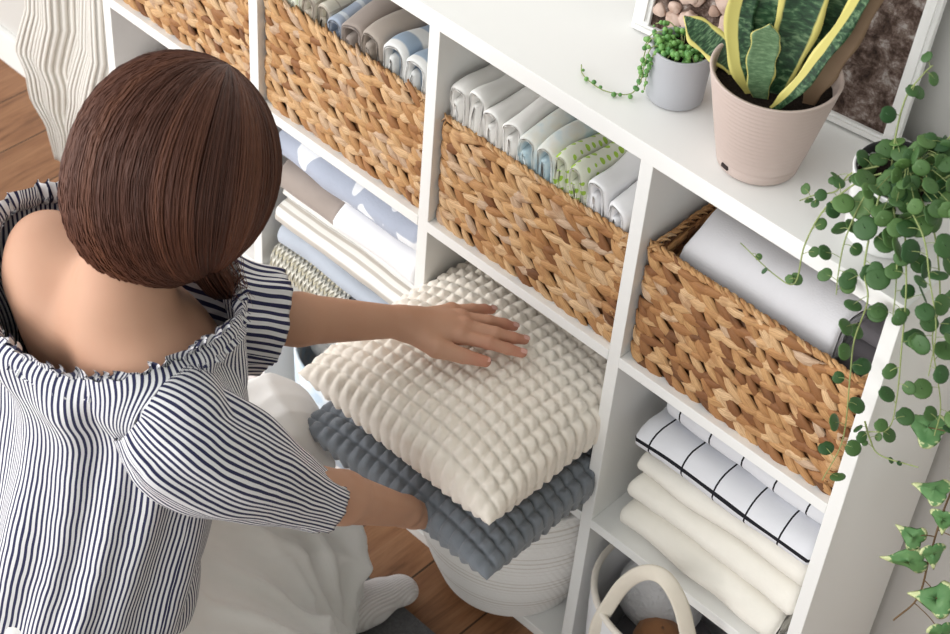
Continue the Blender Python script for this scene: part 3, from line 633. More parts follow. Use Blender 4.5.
for tr in trails:
    P = smooth_path([(x_ - .004, y_ - .016, ZT + z_) for x_, y_, z_ in tr], 40); st.tube(P, .0008, 5)
    L = np.concatenate([[0], np.cumsum(np.linalg.norm(np.diff(P, axis=0), axis=1))]); s = .004
    while s < L[-1]:
        i = min(int(np.searchsorted(L, s)), 39); p = P[i] + rng.normal(0, .0022, 3); p[2] = max(p[2], ZT + .0042); b.ball(p, random.uniform(.0025, .0038) * (1 if s < L[-1] * .85 else .6), 7, a=random.random()); s += random.uniform(.0045, .010) * (1 if tr is not trails[1] or s < L[-1] * .5 else 1.5)
for k in range(14): a = random.uniform(0, 2 * PI); st.tube(smooth_path([(gx, gy, ZT + .068), (gx + .02 * math.cos(a), gy + .02 * math.sin(a), ZT + .082), (gx + .034 * math.cos(a), gy + .034 * math.sin(a), ZT + .076)], 8), .0008, 5)
ps += [b.build('pearls', pearl.m), st.build('stems', stem_m)]
root_of(ps, 'string_of_pearls_plant', (gx, gy, ZT), 'bead leaved trailing succulent in a small smooth grey pot', 'plant')

# round leaved trailing plant
wx, wy = .308, .086
ps = list(pot(wx, wy, .049, .057, .098, plain('white_glaze', (.84, .84, .84), .35, .5), .082))
b = MB(); b.lathe([(.0505, .050), (.0525, .099), (.0550, .1005), (.0535, .098), (.0480, .050)], (wx, wy, ZT), 48); ps.append(b.build('inner_pot', plain('black_plastic', (.02, .02, .022), .5)))
t = NT('round_leaf', .5, .35); t.base(t.mix(t.attr('var'), (.026, .080, .024), (.105, .20, .055))); t.b.inputs['Transmission Weight'].default_value = 0; M['rleaf'] = t.m
fol = MB(); stm = MB()
def disc_leaf(b, c, n_, r, a):
    n_ = np.array(n_, float); n_ /= np.linalg.norm(n_); x_ = np.cross(n_, [0.3, .2, 1.]); x_ /= np.linalg.norm(x_); y_ = np.cross(n_, x_)
    m = 14; an = np.arange(m) / m * 2 * PI; el = random.uniform(.85, 1.1); rings = []
    for rr, h in ((.05, .01), (.55, .015), (.92, .06), (1.0, .09), (.92, .02), (.55, -.04), (.05, -.05)):
        rad = r * rr * (1 - .14 * np.exp(-((an - 0) ** 2) / .08)); rings.append(np.asarray(c) + np.outer(np.cos(an) * rad * el, x_) + np.outer(np.sin(an) * rad, y_) + n_ * (-h * r))
    b.grid(np.array(rings), None, closed_v=True, a=a, cap=True)
VIEW = np.array([.46, -.54, .70])
def leafy(path, n_leaf, r0=.0115, r1=.005, seed=0, a0=.35, tubes=stm, leaves=fol):
    P = smooth_path(path, 40); tubes.tube(P, np.linspace(.0013, .0007, 40), 6)
    for k in range(n_leaf):
        f = (k + .6) / n_leaf; i = min(39, int(f * 39)); sd = 1 if k % 2 else -1
        off = rng.normal(0, 1, 3) * .5 + sd * np.array([.7, .5, -.1]); off /= np.linalg.norm(off)
        r = (r0 + (r1 - r0) * f) * random.uniform(.8, 1.3) * 1.15; c = P[i] + off * (r + random.uniform(.003, .009))
        tubes.tube(smooth_path([P[i], (P[i] + c) / 2 + [0, 0, .002], c], 5), .0005, 4)
        nn = VIEW * random.uniform(.6, 1.2) + rng.normal(0, .42, 3) + np.array([0, 0, .4]); disc_leaf(leaves, c, nn, r, min(1, max(0, random.gauss(a0, .22))))
vines = [
    ([(.34, .090, 1.20), (.352, .110, 1.26), (.360, .125, 1.32), (.372, .13, 1.37)], 8, .010, .007),
    ([(.34, .070, 1.20), (.375, .075, 1.25), (.41, .08, 1.30), (.45, .09, 1.35)], 9, .011, .008),
    ([(.34, .040, 1.21), (.39, .010, 1.20), (.42, -.01, 1.17), (.45, -.02, 1.12), (.46, -.02, 1.05)], 12, .0125, .008),
    ([(.30, .050, 1.215), (.285, .030, 1.205), (.265, .005, 1.165), (.264, -.020, 1.122), (.277, -.045, 1.085), (.249, -.047, 1.080), (.195, -.048, 1.095)], 10, .0095, .004),
    ([(.29, .060, 1.215), (.262, .050, 1.190), (.255, .040, 1.165), (.235, .035, 1.150), (.222, .020, 1.140)], 10, .009, .005),
    ([(.31, .040, 1.215), (.325, .010, 1.180), (.345, -.020, 1.140), (.366, -.032, 1.112), (.366, -.036, 1.049), (.377, -.040, .993), (.391, -.040, .897), (.381, -.040, .812)], 20, .0125, .007),
    ([(.33, .050, 1.215), (.365, .020, 1.175), (.398, -.010, 1.135), (.421, -.028, 1.075), (.436, -.030, 1.001), (.438, -.030, .948), (.410, -.030, .920)], 15, .0125, .007),
    ([(.407, -.030, .936), (.420, -.030, .915), (.439, -.030, .901), (.489, -.030, .921)], 5, .005, .003),
    ([(.34, .060, 1.215), (.385, .045, 1.185), (.424, .030, 1.114), (.440, .005, 1.080), (.474, .010, .991), (.480, .01, .94)], 14, .0130, .008),
    ([(.33, .080, 1.215), (.39, .080, 1.230), (.43, .075, 1.170), (.47, .070, 1.080), (.50, .06, 1.02)], 14, .0125, .008),
    ([(.30, .075, 1.20), (.285, .090, 1.245), (.280, .100, 1.290), (.290, .105, 1.325), (.30, .10, 1.345)], 7, .010, .006),
    ([(.32, .080, 1.20), (.335, .100, 1.245), (.355, .110, 1.290), (.385, .110, 1.325), (.40, .11, 1.36)], 8, .010, .007),
    ([(.33, .070, 1.20), (.36, .090, 1.24), (.40, .090, 1.28), (.43, .09, 1.28), (.46, .08, 1.25)], 10, .011, .008),
    ([(.32, .040, 1.21), (.345, .020, 1.195), (.37, .000, 1.165), (.385, -.010, 1.13), (.395, -.015, 1.09)], 11, .0125, .009),
    ([(.30, .050, 1.21), (.30, .020, 1.190), (.305, -.005, 1.150), (.315, -.02, 1.115), (.325, -.03, 1.09)], 10, .0115, .007),
]
for i, (p, nl, r0, r1) in enumerate(vines): leafy(p, nl, r0, r1, i)
for k in range(70):     # leafy crown over the pot
    a = random.uniform(0, 2 * PI); r = random.uniform(.01, .078); a2 = a
    c = np.array([wx + .034 + r * math.cos(a), wy - .016 + r * math.sin(a), 1.222 + random.uniform(-.004, .05) * (1 - r / .10)])
    if c[0] < wx + .004 and random.random() < .85: continue
    stm.tube(smooth_path([(wx + .01 * math.cos(a), wy + .01 * math.sin(a), ZT + .080), ((wx + c[0]) / 2, (wy + c[1]) / 2, c[2] - .008), tuple(c)], 6), .0006, 4)
    disc_leaf(fol, c, VIEW + rng.normal(0, .45, 3), random.uniform(.0075, .0125), min(1, max(0, random.gauss(.45, .25))))
ps += [fol.build('foliage', M['rleaf']), stm.build('stems', stem_m)]
root_of(ps, 'trailing_plant', (wx, wy, ZT), 'round leaved trailing plant spilling from a white pot over the shelf corner', 'plant')

# variegated ivy hanging beyond the shelf's right side
t = NT('ivy_leaf', .5, .35); u = t.sep(t.uv()); rr = t.math('ADD', t.math('SQRT', t.math('ADD', t.math('POWER', u[0], 2.0), t.math('POWER', u[1], 2.0))), t.math('MULTIPLY', t.math('SUBTRACT', t.noise(t.uv(), 5, 3), .5), .9))
t.base(t.mix(t.step(rr, .50, .58), t.mix(t.noise(t.obj(), 80), (.05, .17, .05), (.16, .30, .12)), (.62, .68, .36))); M['ivy'] = t.m
iv = MB(); ist = MB()
def ivy_leaf(c, d, n_, L, seed):
    d = np.array(d, float); d /= np.linalg.norm(d); n_ = np.array(n_, float); n_ -= d * (n_ @ d); n_ /= np.linalg.norm(n_); x_ = np.cross(d, n_)
    out = [(0, -.42), (.20, -.50), (.52, -.38), (.60, -.10), (.40, .08), (.30, .30), (.14, .62), (0, .92), (-.14, .60), (-.32, .28), (-.44, .08), (-.60, -.12), (-.50, -.38), (-.18, -.50)]
    O = smooth_path(out + [out[0]], 42)[:-1]; rings = []; uv = []
    for s_, hz in ((.03, 0.03), (.5, .02), (.85, -.05), (1, -.12), (.85, -.09), (.5, -.03), (.03, -.02)):
        W = O * s_; h = hz * .5 + .12 * (W[:, 0] ** 2) * -1 + .03 * np.sin(W[:, 1] * 9 + seed); rings.append(np.asarray(c) + np.outer(W[:, 0] * L, x_) + np.outer(W[:, 1] * L, d) + np.outer(h * L, n_)); uv.append(W)
    iv.grid(np.array(rings), np.array(uv), closed_v=True, cap=True)
P = smooth_path([(.39, .20, ZT + .004), (.47, .18, 1.12), (.53, .12, 1.08), (.52, .06, 1.0), (.515, .05, .92), (.51, .05, .80), (.515, .05, .70), (.52, .05, .62), (.50, .05, .55)], 60); ist.tube(P, .0014, 6)
ivs = [((.462, .03, .925), (-.9, -.1, .05), .042), ((.497, .03, .838), (-.9, -.1, -.3), .036), ((.492, .03, .739), (-.8, -.2, .25), .030), ((.498, .03, .695), (-.75, -.3, -.35), .044), ((.525, .03, .735), (.3, 0, -.9), .030),
       ((.550, .03, .665), (-.7, -.3, -.15), .042), ((.520, .03, .800), (.2, 0, -.9), .030), ((.50, .03, .985), (.2, 0, -.9), .030), ((.545, .05, .905), (.7, 0, .1), .032), ((.56, .05, .76), (.8, 0, 0), .034), ((.57, .04, .60), (.2, 0, -.9), .034)]
for i, (c, d, L) in enumerate(ivs):
    ivy_leaf(c, d, VIEW + rng.normal(0, .3, 3), L, i); j = int(np.argmin(np.linalg.norm(P - np.array(c), axis=1))); ist.tube(smooth_path([P[j], (P[j] + np.array(c)) / 2 + [0, 0, .004], c], 6), .0008, 5)
root_of([iv.build('foliage', M['ivy']), ist.build('stem', plain('ivy_stem', (.16, .10, .05), .6))], 'ivy_vine', (.39, .20, ZT), 'cream edged variegated ivy vine hanging beyond the right side panel', 'plant')

# leaning framed wood slice relief
fr = empty('framed_relief', (.02, .235, ZT), 'white framed relief of bark and wood slices leaning behind the pots', 'picture')
ang = math.radians(7.5); lean = math.radians(6)
fm = Matrix.Translation((.225, .238, ZT + .0005)) @ Matrix.Rotation(ang, 4, 'Z') @ Matrix.Rotation(-lean, 4, 'X')
FW = .40; FH = .46
def fpart(b, name, mat, smooth=True):
    o = b.build(name, mat, smooth=smooth); o.parent = fr; o.matrix_parent_inverse = Matrix.Translation(-fr.location); o.matrix_basis = fm; return o
b = MB(); wb = .026
for (x0, x1, z0, z1) in ((-FW, 0, 0, .013), (-FW, 0, FH - wb, FH), (-FW, -FW + wb, .0125, FH - wb * .98), (-wb * .8, 0, .0125, FH - wb * .98)):
    b.box(x0, x1, -.014, 0, z0, z1, .002)
    i = .006; b.box(x0 + i, x1 - i, -.018, -.013, z0 + min(i, (z1 - z0) * .25), z1 - min(i, (z1 - z0) * .25), .001)
fpart(b, 'frame', M['white'], False)
t = NT('rough_bark', .9, .15); v1 = t.noise(t.obj(), 38, 7, .75, .25); v2 = t.vor(t.obj(), 90)
t.base(t.ramp(v1, [(.34, (.02, .014, .012)), (.47, (.10, .065, .052)), (.56, (.23, .17, .145)), (.66, (.52, .47, .44))])); t.bump(t.math('ADD', v1, t.math('MULTIPLY', v2, .5)), 1.0, .01)
b = MB(); b.box(-FW + wb * .9, -wb * .7, -.008, -.003, .012, FH - wb * .9, 0); fpart(b, 'bark_panel', t.m, False)
t = NT('wood_slice', .8, .2); t.base(t.mix(t.step(t.noise(t.obj(), 60), .4, .6), (.62, .47, .40), (.42, .29, .23))); 
b = MB()
random.seed(5)
for k in range(130):
    x_ = -FW + wb + random.uniform(.008, .135); z_ = random.uniform(.022, FH - wb - .01); r = random.uniform(.008, .017); an = np.arange(12) / 12 * 2 * PI; rr = r * (1 + .12 * np.sin(3 * an + k)); G = []
    for (q, yy) in ((1, -.004), (1, -.0105 - k * .00003), (.93, -.0118 - k * .00003), (.02, -.0122 - k * .00003)): G.append(np.stack([x_ + rr * q * np.cos(an), np.full(12, yy), z_ + rr * q * np.sin(an)], -1))
    b.grid(np.array(G), None, closed_v=True)
fpart(b, 'wood_slices', t.m)

# ------------------------------------------------------------------ ribbed throw hanging beside the unit, small rug
t = NT('ribbed_cotton', .95, .1, sheen=.3); u = t.sep(t.uv()); rb_ = t.math('SINE', t.math('MULTIPLY', u[0], 2 * PI / .0105))
t.base(t.mix(t.step(rb_, -.8, .3), (.58, .54, .48), (.86, .84, .79))); t.bump(rb_, .7, .004); M['rib'] = t.m
nu, nv = 90, 60; G = np.zeros((2, nu, nv, 3)); UVg = np.zeros((nu, nv, 2))
xr = np.linspace(0, 1, nu); zr = np.linspace(0, 1, nv)
zk = [1.05, .70, .546, .435, .394, .323, .276, .180]; lk = [-1.40, -1.43, -1.441, -1.486, -1.452, -1.446, -1.41, -1.402]; rk = [-1.165, -1.165, -1.165, -1.205, -1.225, -1.265, -1.290, -1.340]
for j, f in enumerate(zr):
    z = 1.05 - .87 * f
    left = np.interp(-z, [-q for q in zk], lk); right = np.interp(-z, [-q for q in zk], rk)
    x_ = left + (right - left) * xr; am = min(1, (right - left) / .2)
    y_ = .03 + (.016 * np.sin(xr * 11 + 2 * f + .6) + .008 * np.sin(xr * 24 + 1.3)) * am + .010 * math.sin(f * 7)
    G[0, :, j] = np.stack([x_, y_, np.full(nu, z) + .010 * np.sin(xr * 9) * f], -1); UVg[:, j] = np.stack([xr * .30, np.full(nu, f * .8)], -1)
G[1] = G[0] + [0, .010, 0]
b = MB(); b.grid(np.concatenate([G[0], G[1][:, ::-1]], 1), np.concatenate([UVg, UVg[:, ::-1]], 1), closed_v=True, cap=False)
o = b.build('ribbed_throw', M['rib']); tag(o, 'cream ribbed throw hanging in folds at the left end of the shelving unit', 'throw'); recenter(o)
t = NT('rug_wool', .98, .05); t.base(t.mix(t.noise(t.obj(), 200), (.10, .10, .105), (.20, .195, .20))); t.bump(t.noise(t.obj(), 300), 1, .003)
b = MB(); b.box(-.75, .35, -1.3, -.125, .0005, .009, .003); o = b.build('rug', t.m, smooth=False); tag(o, 'dark grey woven rug edge under the woman\'s foot', 'rug'); recenter(o)

# ------------------------------------------------------------------ the woman
ex_ = np.array
SL, EL, WL = ex_([-.498, -.565, .932]), ex_([-.352, -.372, .782]), ex_([-.252, -.156, .704])
SR, ER, WR = ex_([-.178, -.602, .890]), ex_([-.122, -.462, .695]), ex_([-.124, -.264, .484])
C7 = ex_([-.318, -.605, .965]); HC = ex_([-.345, -.483, 1.130])
def cone(a, b_, ra, rb_, k=.012): return dict(a=a, b=b_, r=(ra, rb_), k=k)
body = [
    dict(c=(-.325, -.545, .80), rad=(.145, .095, .17), k=.04),
    dict(c=(-.350, -.620, .46), rad=(.135, .095, .14), k=.05),
    cone((-.33, -.555, .78), (-.35, -.60, .50), .085, .085, .06),
    cone(SL + [0.03, -.005, 0], C7 + [0, .012, -.055], .050, .062, .04), cone(SR + [-.03, .0, 0], C7 + [0, .012, -.055], .050, .062, .04),
    cone(SL + [.06, .0, .005], C7 + [-.01, .03, .02], .030, .040, .035), cone(SR + [-.06, .01, .01], C7 + [.01, .03, .02], .030, .040, .035),
    cone((-.385, -.592, .90), (-.365, -.58, .80), .068, .060, .03), cone((-.265, -.600, .90), (-.285, -.58, .80), .068, .060, .03),
    cone((-.455, -.592, .925), (-.43, -.58, .84), .058, .060, .04),
    dict(a=(-.330, -.676, .93), b=(-.335, -.676, .80), r=(.014, .014), k=.03, sub=True),
    cone((-.420, -.628, .925), (-.400, -.630, .85), .022, .020, .04),
    cone(C7 + [0, .012, -.01], HC + [0, -.035, -.055], .054, .050, .03),
    dict(c=HC + [0, .0, .012], rad=(.076, .096, .098), k=.02),
    cone(HC + [0, .045, -.045], HC + [0, .062, -.085], .050, .030, .03),
    cone(HC + [0, .088, -.010], HC + [0, .108, -.040], .008, .012, .010),      # nose
    cone(HC + [-.016, .084, -.070], HC + [.016, .084, -.070], .007, .007, .008),  # mouth
    dict(c=HC + [-.030, .086, -.005], rad=(.012, .008, .008), k=.006), dict(c=HC + [.030, .086, -.005], rad=(.012, .008, .008), k=.006),
    dict(c=HC + [-.078, .0, -.015], rad=(.008, .018, .028), k=.006), dict(c=HC + [.078, .0, -.015], rad=(.008, .018, .028), k=.006),
    cone(SL, EL, .044, .036, .03), cone(SR, ER, .040, .034, .03),
    cone((-.40, -.62, .36), (-.425, -.270, .405), .070, .052, .04), cone((-.425, -.270, .405), (-.305, -.262, .10), .050, .034, .03), cone((-.33, -.64, .36), (-.14, -.45, .15), .065, .050, .04),
    cone((-.14, -.45, .15), (-.22, -.72, .08), .045, .036, .03),
]
V1, F1 = sdf_mesh((-.62, -.86, -.01), (.0, -.10, 1.30), .005, body)
def finger(pts, r, k=.006):
    out = []
    for i in range(len(pts) - 1): out.append(cone(pts[i], pts[i + 1], r[i], r[i + 1], .0035))
    out[0]['k'] = k; return out
# left hand resting palm down on the cushion
hl = [cone(EL, EL + (WL - EL) * .35, .036, .0365, .01), cone(EL + (WL - EL) * .35, WL, .0365, .0225, .01),
      cone(WL, WL + [.008, .018, -.004], .0215, .020, .012)]
kn = {'i': (-.189, -.102, .686), 'm': (-.197, -.085, .689), 'r': (-.214, -.075, .686), 'p': (-.237, -.070, .680)}
wp = WL + [.004, .012, -.004]
for q, rr in (('i', .0135), ('m', .0135), ('r', .013), ('p', .012)): hl.append(cone(wp + (ex_(kn[q]) - wp) * .12, kn[q], .0155, rr, .010))
hl += finger([kn['i'], (-.153, -.080, .684), (-.131, -.061, .675), (-.115, -.047, .669)], (.0108, .0094, .0084, .0070))
hl += finger([kn['m'], (-.159, -.059, .685), (-.141, -.040, .676), (-.131, -.025, .669)], (.0110, .0095, .0085, .0070))
hl += finger([kn['r'], (-.185, -.046, .682), (-.171, -.026, .673), (-.161, -.015, .667)], (.0104, .0090, .0080, .0066))
hl += finger([kn['p'], (-.222, -.041, .676), (-.214, -.023, .670), (-.208, -.012, .665)], (.0094, .0080, .0072, .0060))
hl += finger([WL + [.012, .004, -.008], (-.196, -.141, .684), (-.165, -.120, .676), (-.138, -.100, .671)], (.0190, .0155, .0112, .0084), .014)
for q in ('i', 'm', 'r', 'p'): hl.append(dict(c=ex_(kn[q]) + [0, 0, .0065], rad=(.0075, .0075, .0065), k=.006))
V2, F2 = sdf_mesh((-.42, -.44, .62), (-.09, .03, .85), .0022, hl)
# right hand, palm up under the grey cushion
hr = [cone(ER, ER + (WR - ER) * .35, .036, .0365, .01), cone(ER + (WR - ER) * .35, WR, .0365, .0225, .01), cone(WR, WR + [.0, .018, -.022], .0215, .019, .012)]
wq = WR + [0, .018, -.022]; kr = []
for j, (dx, ln) in enumerate(((-.030, .062), (-.010, .066), (.010, .064), (.029, .058))):
    kq = ex_([WR[0] + dx, -.185 + .006 * (j in (1, 2)), .402]); kr.append(kq); hr.append(cone(wq, kq, .0155, .012, .010))
    hr += finger([kq, kq + [dx * .1, .034, -.008], kq + [dx * .15, .056, -.010], kq + [dx * .15, .076, -.007]], (.0102, .009, .008, .0068))
hr += finger([wq, wq + [-.030, .018, -.016], wq + [-.048, .040, -.028], wq + [-.054, .062, -.034]], (.016, .013, .010, .008), .012)
V3, F3 = sdf_mesh((-.27, -.50, .36), (-.03, -.06, .80), .0025, hr)
skin = NT('skin', .55, .2, sss=.05)
red = skin.noise(skin.obj(), 14, 3)
hand = skin.attr('var')
c = skin.mix(red, (.56, .335, .232), (.50, .275, .185)); c = skin.mix(skin.math('MULTIPLY', hand, .6), c, (.52, .20, .14)); skin.base(c); skin.bump(skin.noise(skin.obj(), 300, 3), .12, .0008)
def fingerness(V):   # finger tips and knuckles are a little redder
    V = np.asarray(V); out = np.zeros(len(V))
    for T_ in ((-.115, -.047, .669), (-.131, -.025, .669), (-.161, -.015, .667), (-.208, -.012, .665), (-.138, -.100, .671)): out = np.maximum(out, np.exp(-((V - T_) ** 2).sum(1) / .028 ** 2))
    for q in ('i', 'm', 'r', 'p'): out = np.maximum(out, .45 * np.exp(-((V - ex_(kn[q])) ** 2).sum(1) / .012 ** 2))
    return out
VV = np.concatenate([V1, V2, V3]); FF = np.concatenate([F1, F2 + len(V1), F3 + len(V1) + len(V2)])
bodyo = mesh_obj('body', VV, FF, skin.m, attr=fingerness(VV))
nail_m = plain('nail_pink', (.72, .42, .36), .25, .5); nails = []
for (tip, dr_) in (((-.115, -.047, .669), (.016, .014, -.006)), ((-.131, -.025, .669), (.010, .015, -.007)), ((-.161, -.015, .667), (.010, .011, -.006)), ((-.208, -.012, .665), (.006, .011, -.005)), ((-.138, -.100, .671), (.027, .020, -.005))):
    tip = ex_(tip); d = ex_(dr_); d = d / np.linalg.norm(d); up = ex_([.05, -.1, 1.]); up -= d * (up @ d); up /= np.linalg.norm(up); x_ = np.cross(d, up); G = np.zeros((7, 7, 3)); L = .0052 if tip[1] > -.08 else .0062
    for i in range(7):
        for j in range(7):
            a_ = (i - 3) / 3; q = (j - 3) / 3; wq_ = .0046 * math.sqrt(max(0, 1 - .55 * a_ ** 4)); r_ = .0072
            G[i, j] = tip + d * (.0005 + a_ * L) + x_ * (q * wq_) + up * (r_ * math.sqrt(max(0, 1 - (q * wq_ / .0078) ** 2)) + .0006 - .0010 * max(0, a_) ** 2)
    nb = MB(); nb.grid(G); nails.append(nb.build('fingernail', nail_m))

def sdf_at(P, prims):
    F = np.full(len(P), .2)
    for pr in prims:
        k = pr.get('k', .01)
        if 'a' in pr:
            a = np.array(pr['a'], float); ab = np.array(pr['b'], float) - a; t_ = np.clip(((P - a) @ ab) / (ab @ ab), 0, 1); d = np.linalg.norm(P - a - t_[:, None] * ab, axis=1) - (pr['r'][0] + (pr['r'][1] - pr['r'][0]) * t_)
        else:
            Q = P - np.array(pr['c']); rad = np.array(pr['rad']); q = Q / rad; k0 = np.linalg.norm(q, axis=1); d = k0 * (k0 - 1) / (np.linalg.norm(Q / rad ** 2, axis=1) + 1e-9)
        if pr.get('sub'): continue
        hh = np.clip(.5 + .5 * (d - F) / k, 0, 1); F = d * (1 - hh) + F * hh - k * hh * (1 - hh)
    return F
def clear_of_body(G, margin=.006, deep=-.06, prims=None):
    sh = G.shape; P = G.reshape(-1, 3).copy(); prims = prims or body
    for it in range(5):
        d = sdf_at(P, prims); m = (d < margin) & (d > deep)
        if not m.any(): break
        Q = P[m]; g = np.stack([sdf_at(Q + e, prims) - sdf_at(Q - e, prims) for e in np.eye(3) * .002], 1); g /= np.linalg.norm(g, axis=1)[:, None] + 1e-9
        P[m] = Q + g * (margin - d[m])[:, None] * .9
    return P.reshape(sh)
# blouse: torso, gathered neckline and two sleeves with navy stripes along the cloth
def stripe_blouse(name, period):
    t = NT(name, .85, .15, sheen=.1); u = t.sep(t.uv()); wob = t.math('MULTIPLY', t.math('SUBTRACT', t.noise(t.obj(), 9, 2), .5), period * 1.6)
    fr_ = t.math('ABSOLUTE', t.math('SUBTRACT', t.math('FRACT', t.math('DIVIDE', t.math('ADD', u[0], wob), period)), .5))
    t.base(t.mix(t.step(fr_, .255, .215), (.78, .78, .80), (.030, .032, .085))); t.bump(t.noise(t.obj(), 700, 2), .35, .0006); return t.m
M['blouse'] = stripe_blouse('navy_striped_cotton', .0090)
NA = 260; an = np.arange(NA) / NA * 2 * PI
def ringpts(c, rx, ry, tilt=0.0, front=0.0):
    return np.stack([c[0] + rx * np.cos(an), c[1] + ry * np.sin(an), np.full(NA, c[2]) + tilt * np.sin(an)], -1)
neck = np.stack([-.380 + .174 * np.cos(an), -.556 + .140 * np.sin(an), .962 - .040 * np.clip(-np.sin(an), 0, 1) ** 1.3 - .03 * np.clip(np.sin(an), 0, 1)], -1)
rings = [neck * 1.0]
def toward(P, c, f): return P + (np.array(c) - P) * f
r1 = neck + np.stack([.012 * np.cos(an), .014 * np.sin(an), np.full(NA, -.018)], -1)
chest = ringpts((-.358, -.570, .80), .166, .140, .0); mid = ringpts((-.362, -.610, .62), .165, .138); hip = ringpts((-.378, -.655, .44), .165, .145); hem = ringpts((-.390, -.672, .32), .175, .155)
key = [neck, r1, chest * .35 + r1 * .65 + [0, -.004, .0], chest, mid, hip, hem]
K = np.array(key); nst = 70; TS = np.zeros((nst, NA, 3))
for i, tt in enumerate(np.linspace(0, 1, nst) ** .9):
    x_ = tt * (len(K) - 1); j = min(int(x_), len(K) - 2); f = x_ - j; a_, b_, c_, d_ = K[max(j - 1, 0)], K[j], K[j + 1], K[min(j + 2, len(K) - 1)]
    P = .5 * (2 * b_ + (c_ - a_) * f + (2 * a_ - 5 * b_ + 4 * c_ - d_) * f * f + (3 * b_ - a_ - 3 * c_ + d_) * f ** 3)
    cen = P.mean(0); out = P - cen; out[:, 2] = 0; out /= np.linalg.norm(out, axis=1)[:, None]
    g = math.exp(-tt * 9); fold = (np.sin(an * 46 + 2 * np.sin(an * 5)) * .0032 * g + np.sin(an * 14 + 1.5 * np.sin(an * 3 + tt * 4)) * .004 * min(1, tt * 3) + np.sin(an * 7 + tt * 9) * .005 * min(1, tt * 3)
          + nz(P, 16, 3) * .006 * min(1, tt * 3))
    TS[i] = P + out * fold[:, None]
UVt = np.zeros((nst, NA, 2)); UVt[..., 0] = an[None] * .200; UVt[..., 1] = np.linspace(0, .7, nst)[:, None]
def closed_grid(b, G, UVs):
    G = np.concatenate([G, G[:, :1]], 1); e = UVs[:, :1].copy(); e[..., 0] = UVs[:, -1:, 0] + (UVs[:, -1:, 0] - UVs[:, -2:-1, 0]); b.grid(G, np.concatenate([UVs, e], 1))
TS = clear_of_body(TS, .007)
b = MB(); closed_grid(b, TS, UVt); torso = b.build('blouse', M['blouse'])
# ruffle
b = MB(); RF = np.zeros((9, 1200, 3)); a2 = np.arange(1200) / 1200 * 2 * PI
nk = np.stack([-.380 + .174 * np.cos(a2), -.556 + .140 * np.sin(a2), .962 - .040 * np.clip(-np.sin(a2), 0, 1) ** 1.3 - .03 * np.clip(np.sin(a2), 0, 1)], -1)
od = np.stack([np.cos(a2), np.sin(a2), 0 * a2], -1); tg = np.stack([-np.sin(a2), np.cos(a2), 0 * a2], -1)
ph = a2 * 44 + 3.0 * np.sin(a2 * 7) + 2 * np.sin(a2 * 17 + 1); amp_ = 1 + .4 * np.sin(a2 * 11)
for i in range(9):
    f = i / 8; prof_ = [(.016, -.022), (.010, -.016), (.0035, -.008), (.001, 0), (.002, .006), (.004, .011), (.006, .015), (.008, .018), (.010, .020)][i]
    A = (.0030 + .0050 * max(0, f - .35)) * (.35 if i == 3 else 1)
    RF[i] = nk + od * (prof_[0] + A * np.sin(ph) * amp_)[:, None] + tg * (A * .6 * np.sin(2 * ph + f))[:, None] + np.stack([0 * a2, 0 * a2, prof_[1] + .3 * A * np.cos(ph)], -1)
UVr = np.zeros((9, 1200, 2)); UVr[..., 0] = a2[None] * .34; UVr[..., 1] = np.linspace(0, .04, 9)[:, None]
RF[3:] = clear_of_body(RF[3:], .004)
closed_grid(b, RF, UVr); ruffle = b.build('ruffled_neckline', M['blouse'])
def sleeve(pts, radii, name, u0=0.0, hem_w=.018, flat=1.0, seed=0, per=.055, puff=None, roll=0.0):
    n = 64; m = 150; P = smooth_path(pts, n); rad = smooth_path([(r, 0, 0) for r in radii], n)[:, 0]; Tn = np.gradient(P, axis=0); Tn /= np.linalg.norm(Tn, axis=1)[:, None]
    up = ex_([0, 0, 1.]); a = np.arange(m) / m * 2 * PI; G = np.zeros((n, m, 3)); UVs = np.zeros((n, m, 2)); L = 0; x_ = np.cross(Tn[0], up); x_ /= np.linalg.norm(x_)
    for i in range(n):
        x_ = x_ - Tn[i] * (x_ @ Tn[i]); x_ /= np.linalg.norm(x_); y_ = np.cross(Tn[i], x_); s = i / (n - 1)
        gather = math.exp(-s * 7) + .8 * math.exp(-(1 - s) * 12)
        fold = 1 + (.035 * np.sin(a * 9 + 3 * s + seed) + .03 * np.sin(a * 5 - 5 * s + seed * 2) + .03 * gather * np.sin(a * 24 + 2 * np.sin(a * 4)))
        r = rad[i] * fold; G[i] = P[i] + np.outer(np.cos(a) * r, x_) + np.outer(np.sin(a) * r * flat, y_); G[i] += (nz(G[i], 30, seed) * .0035)[:, None] * (np.outer(np.cos(a), x_) + np.outer(np.sin(a), y_))
        if i: L += np.linalg.norm(P[i] - P[i - 1])
        UVs[i, :, 0] = a * per; UVs[i, :, 1] = L
    G[:int(n * .62)] = clear_of_body(G[:int(n * .62)], .007, -.035)
    # turn the hem inside
    inn = P[-1] + (G[-1] - P[-1]) * .96 - Tn[-1] * .004; inn2 = P[-6] + (G[-6] - P[-6]) * .93
    G = np.concatenate([G, inn[None], inn2[None]]); UVs = np.concatenate([UVs, UVs[-1:], UVs[-6:-5]])
    b = MB(); closed_grid(b, G, UVs); return b.build(name, M['blouse'])
sl_r = sleeve([(-.232, -.625, .888), (-.205, -.612, .868), (-.176, -.590, .834), (-.150, -.537, .772), (-.130, -.476, .698), (-.114, -.432, .650)], (.055, .074, .080, .070, .052, .042), 'sleeve', seed=1, per=.085)
sl_l = sleeve([(-.470, -.545, .895), (-.445, -.500, .865), (-.405, -.440, .825), (-.370, -.390, .790), (-.335, -.335, .762)], (.066, .080, .080, .078, .074), 'sleeve', seed=4, per=.062)

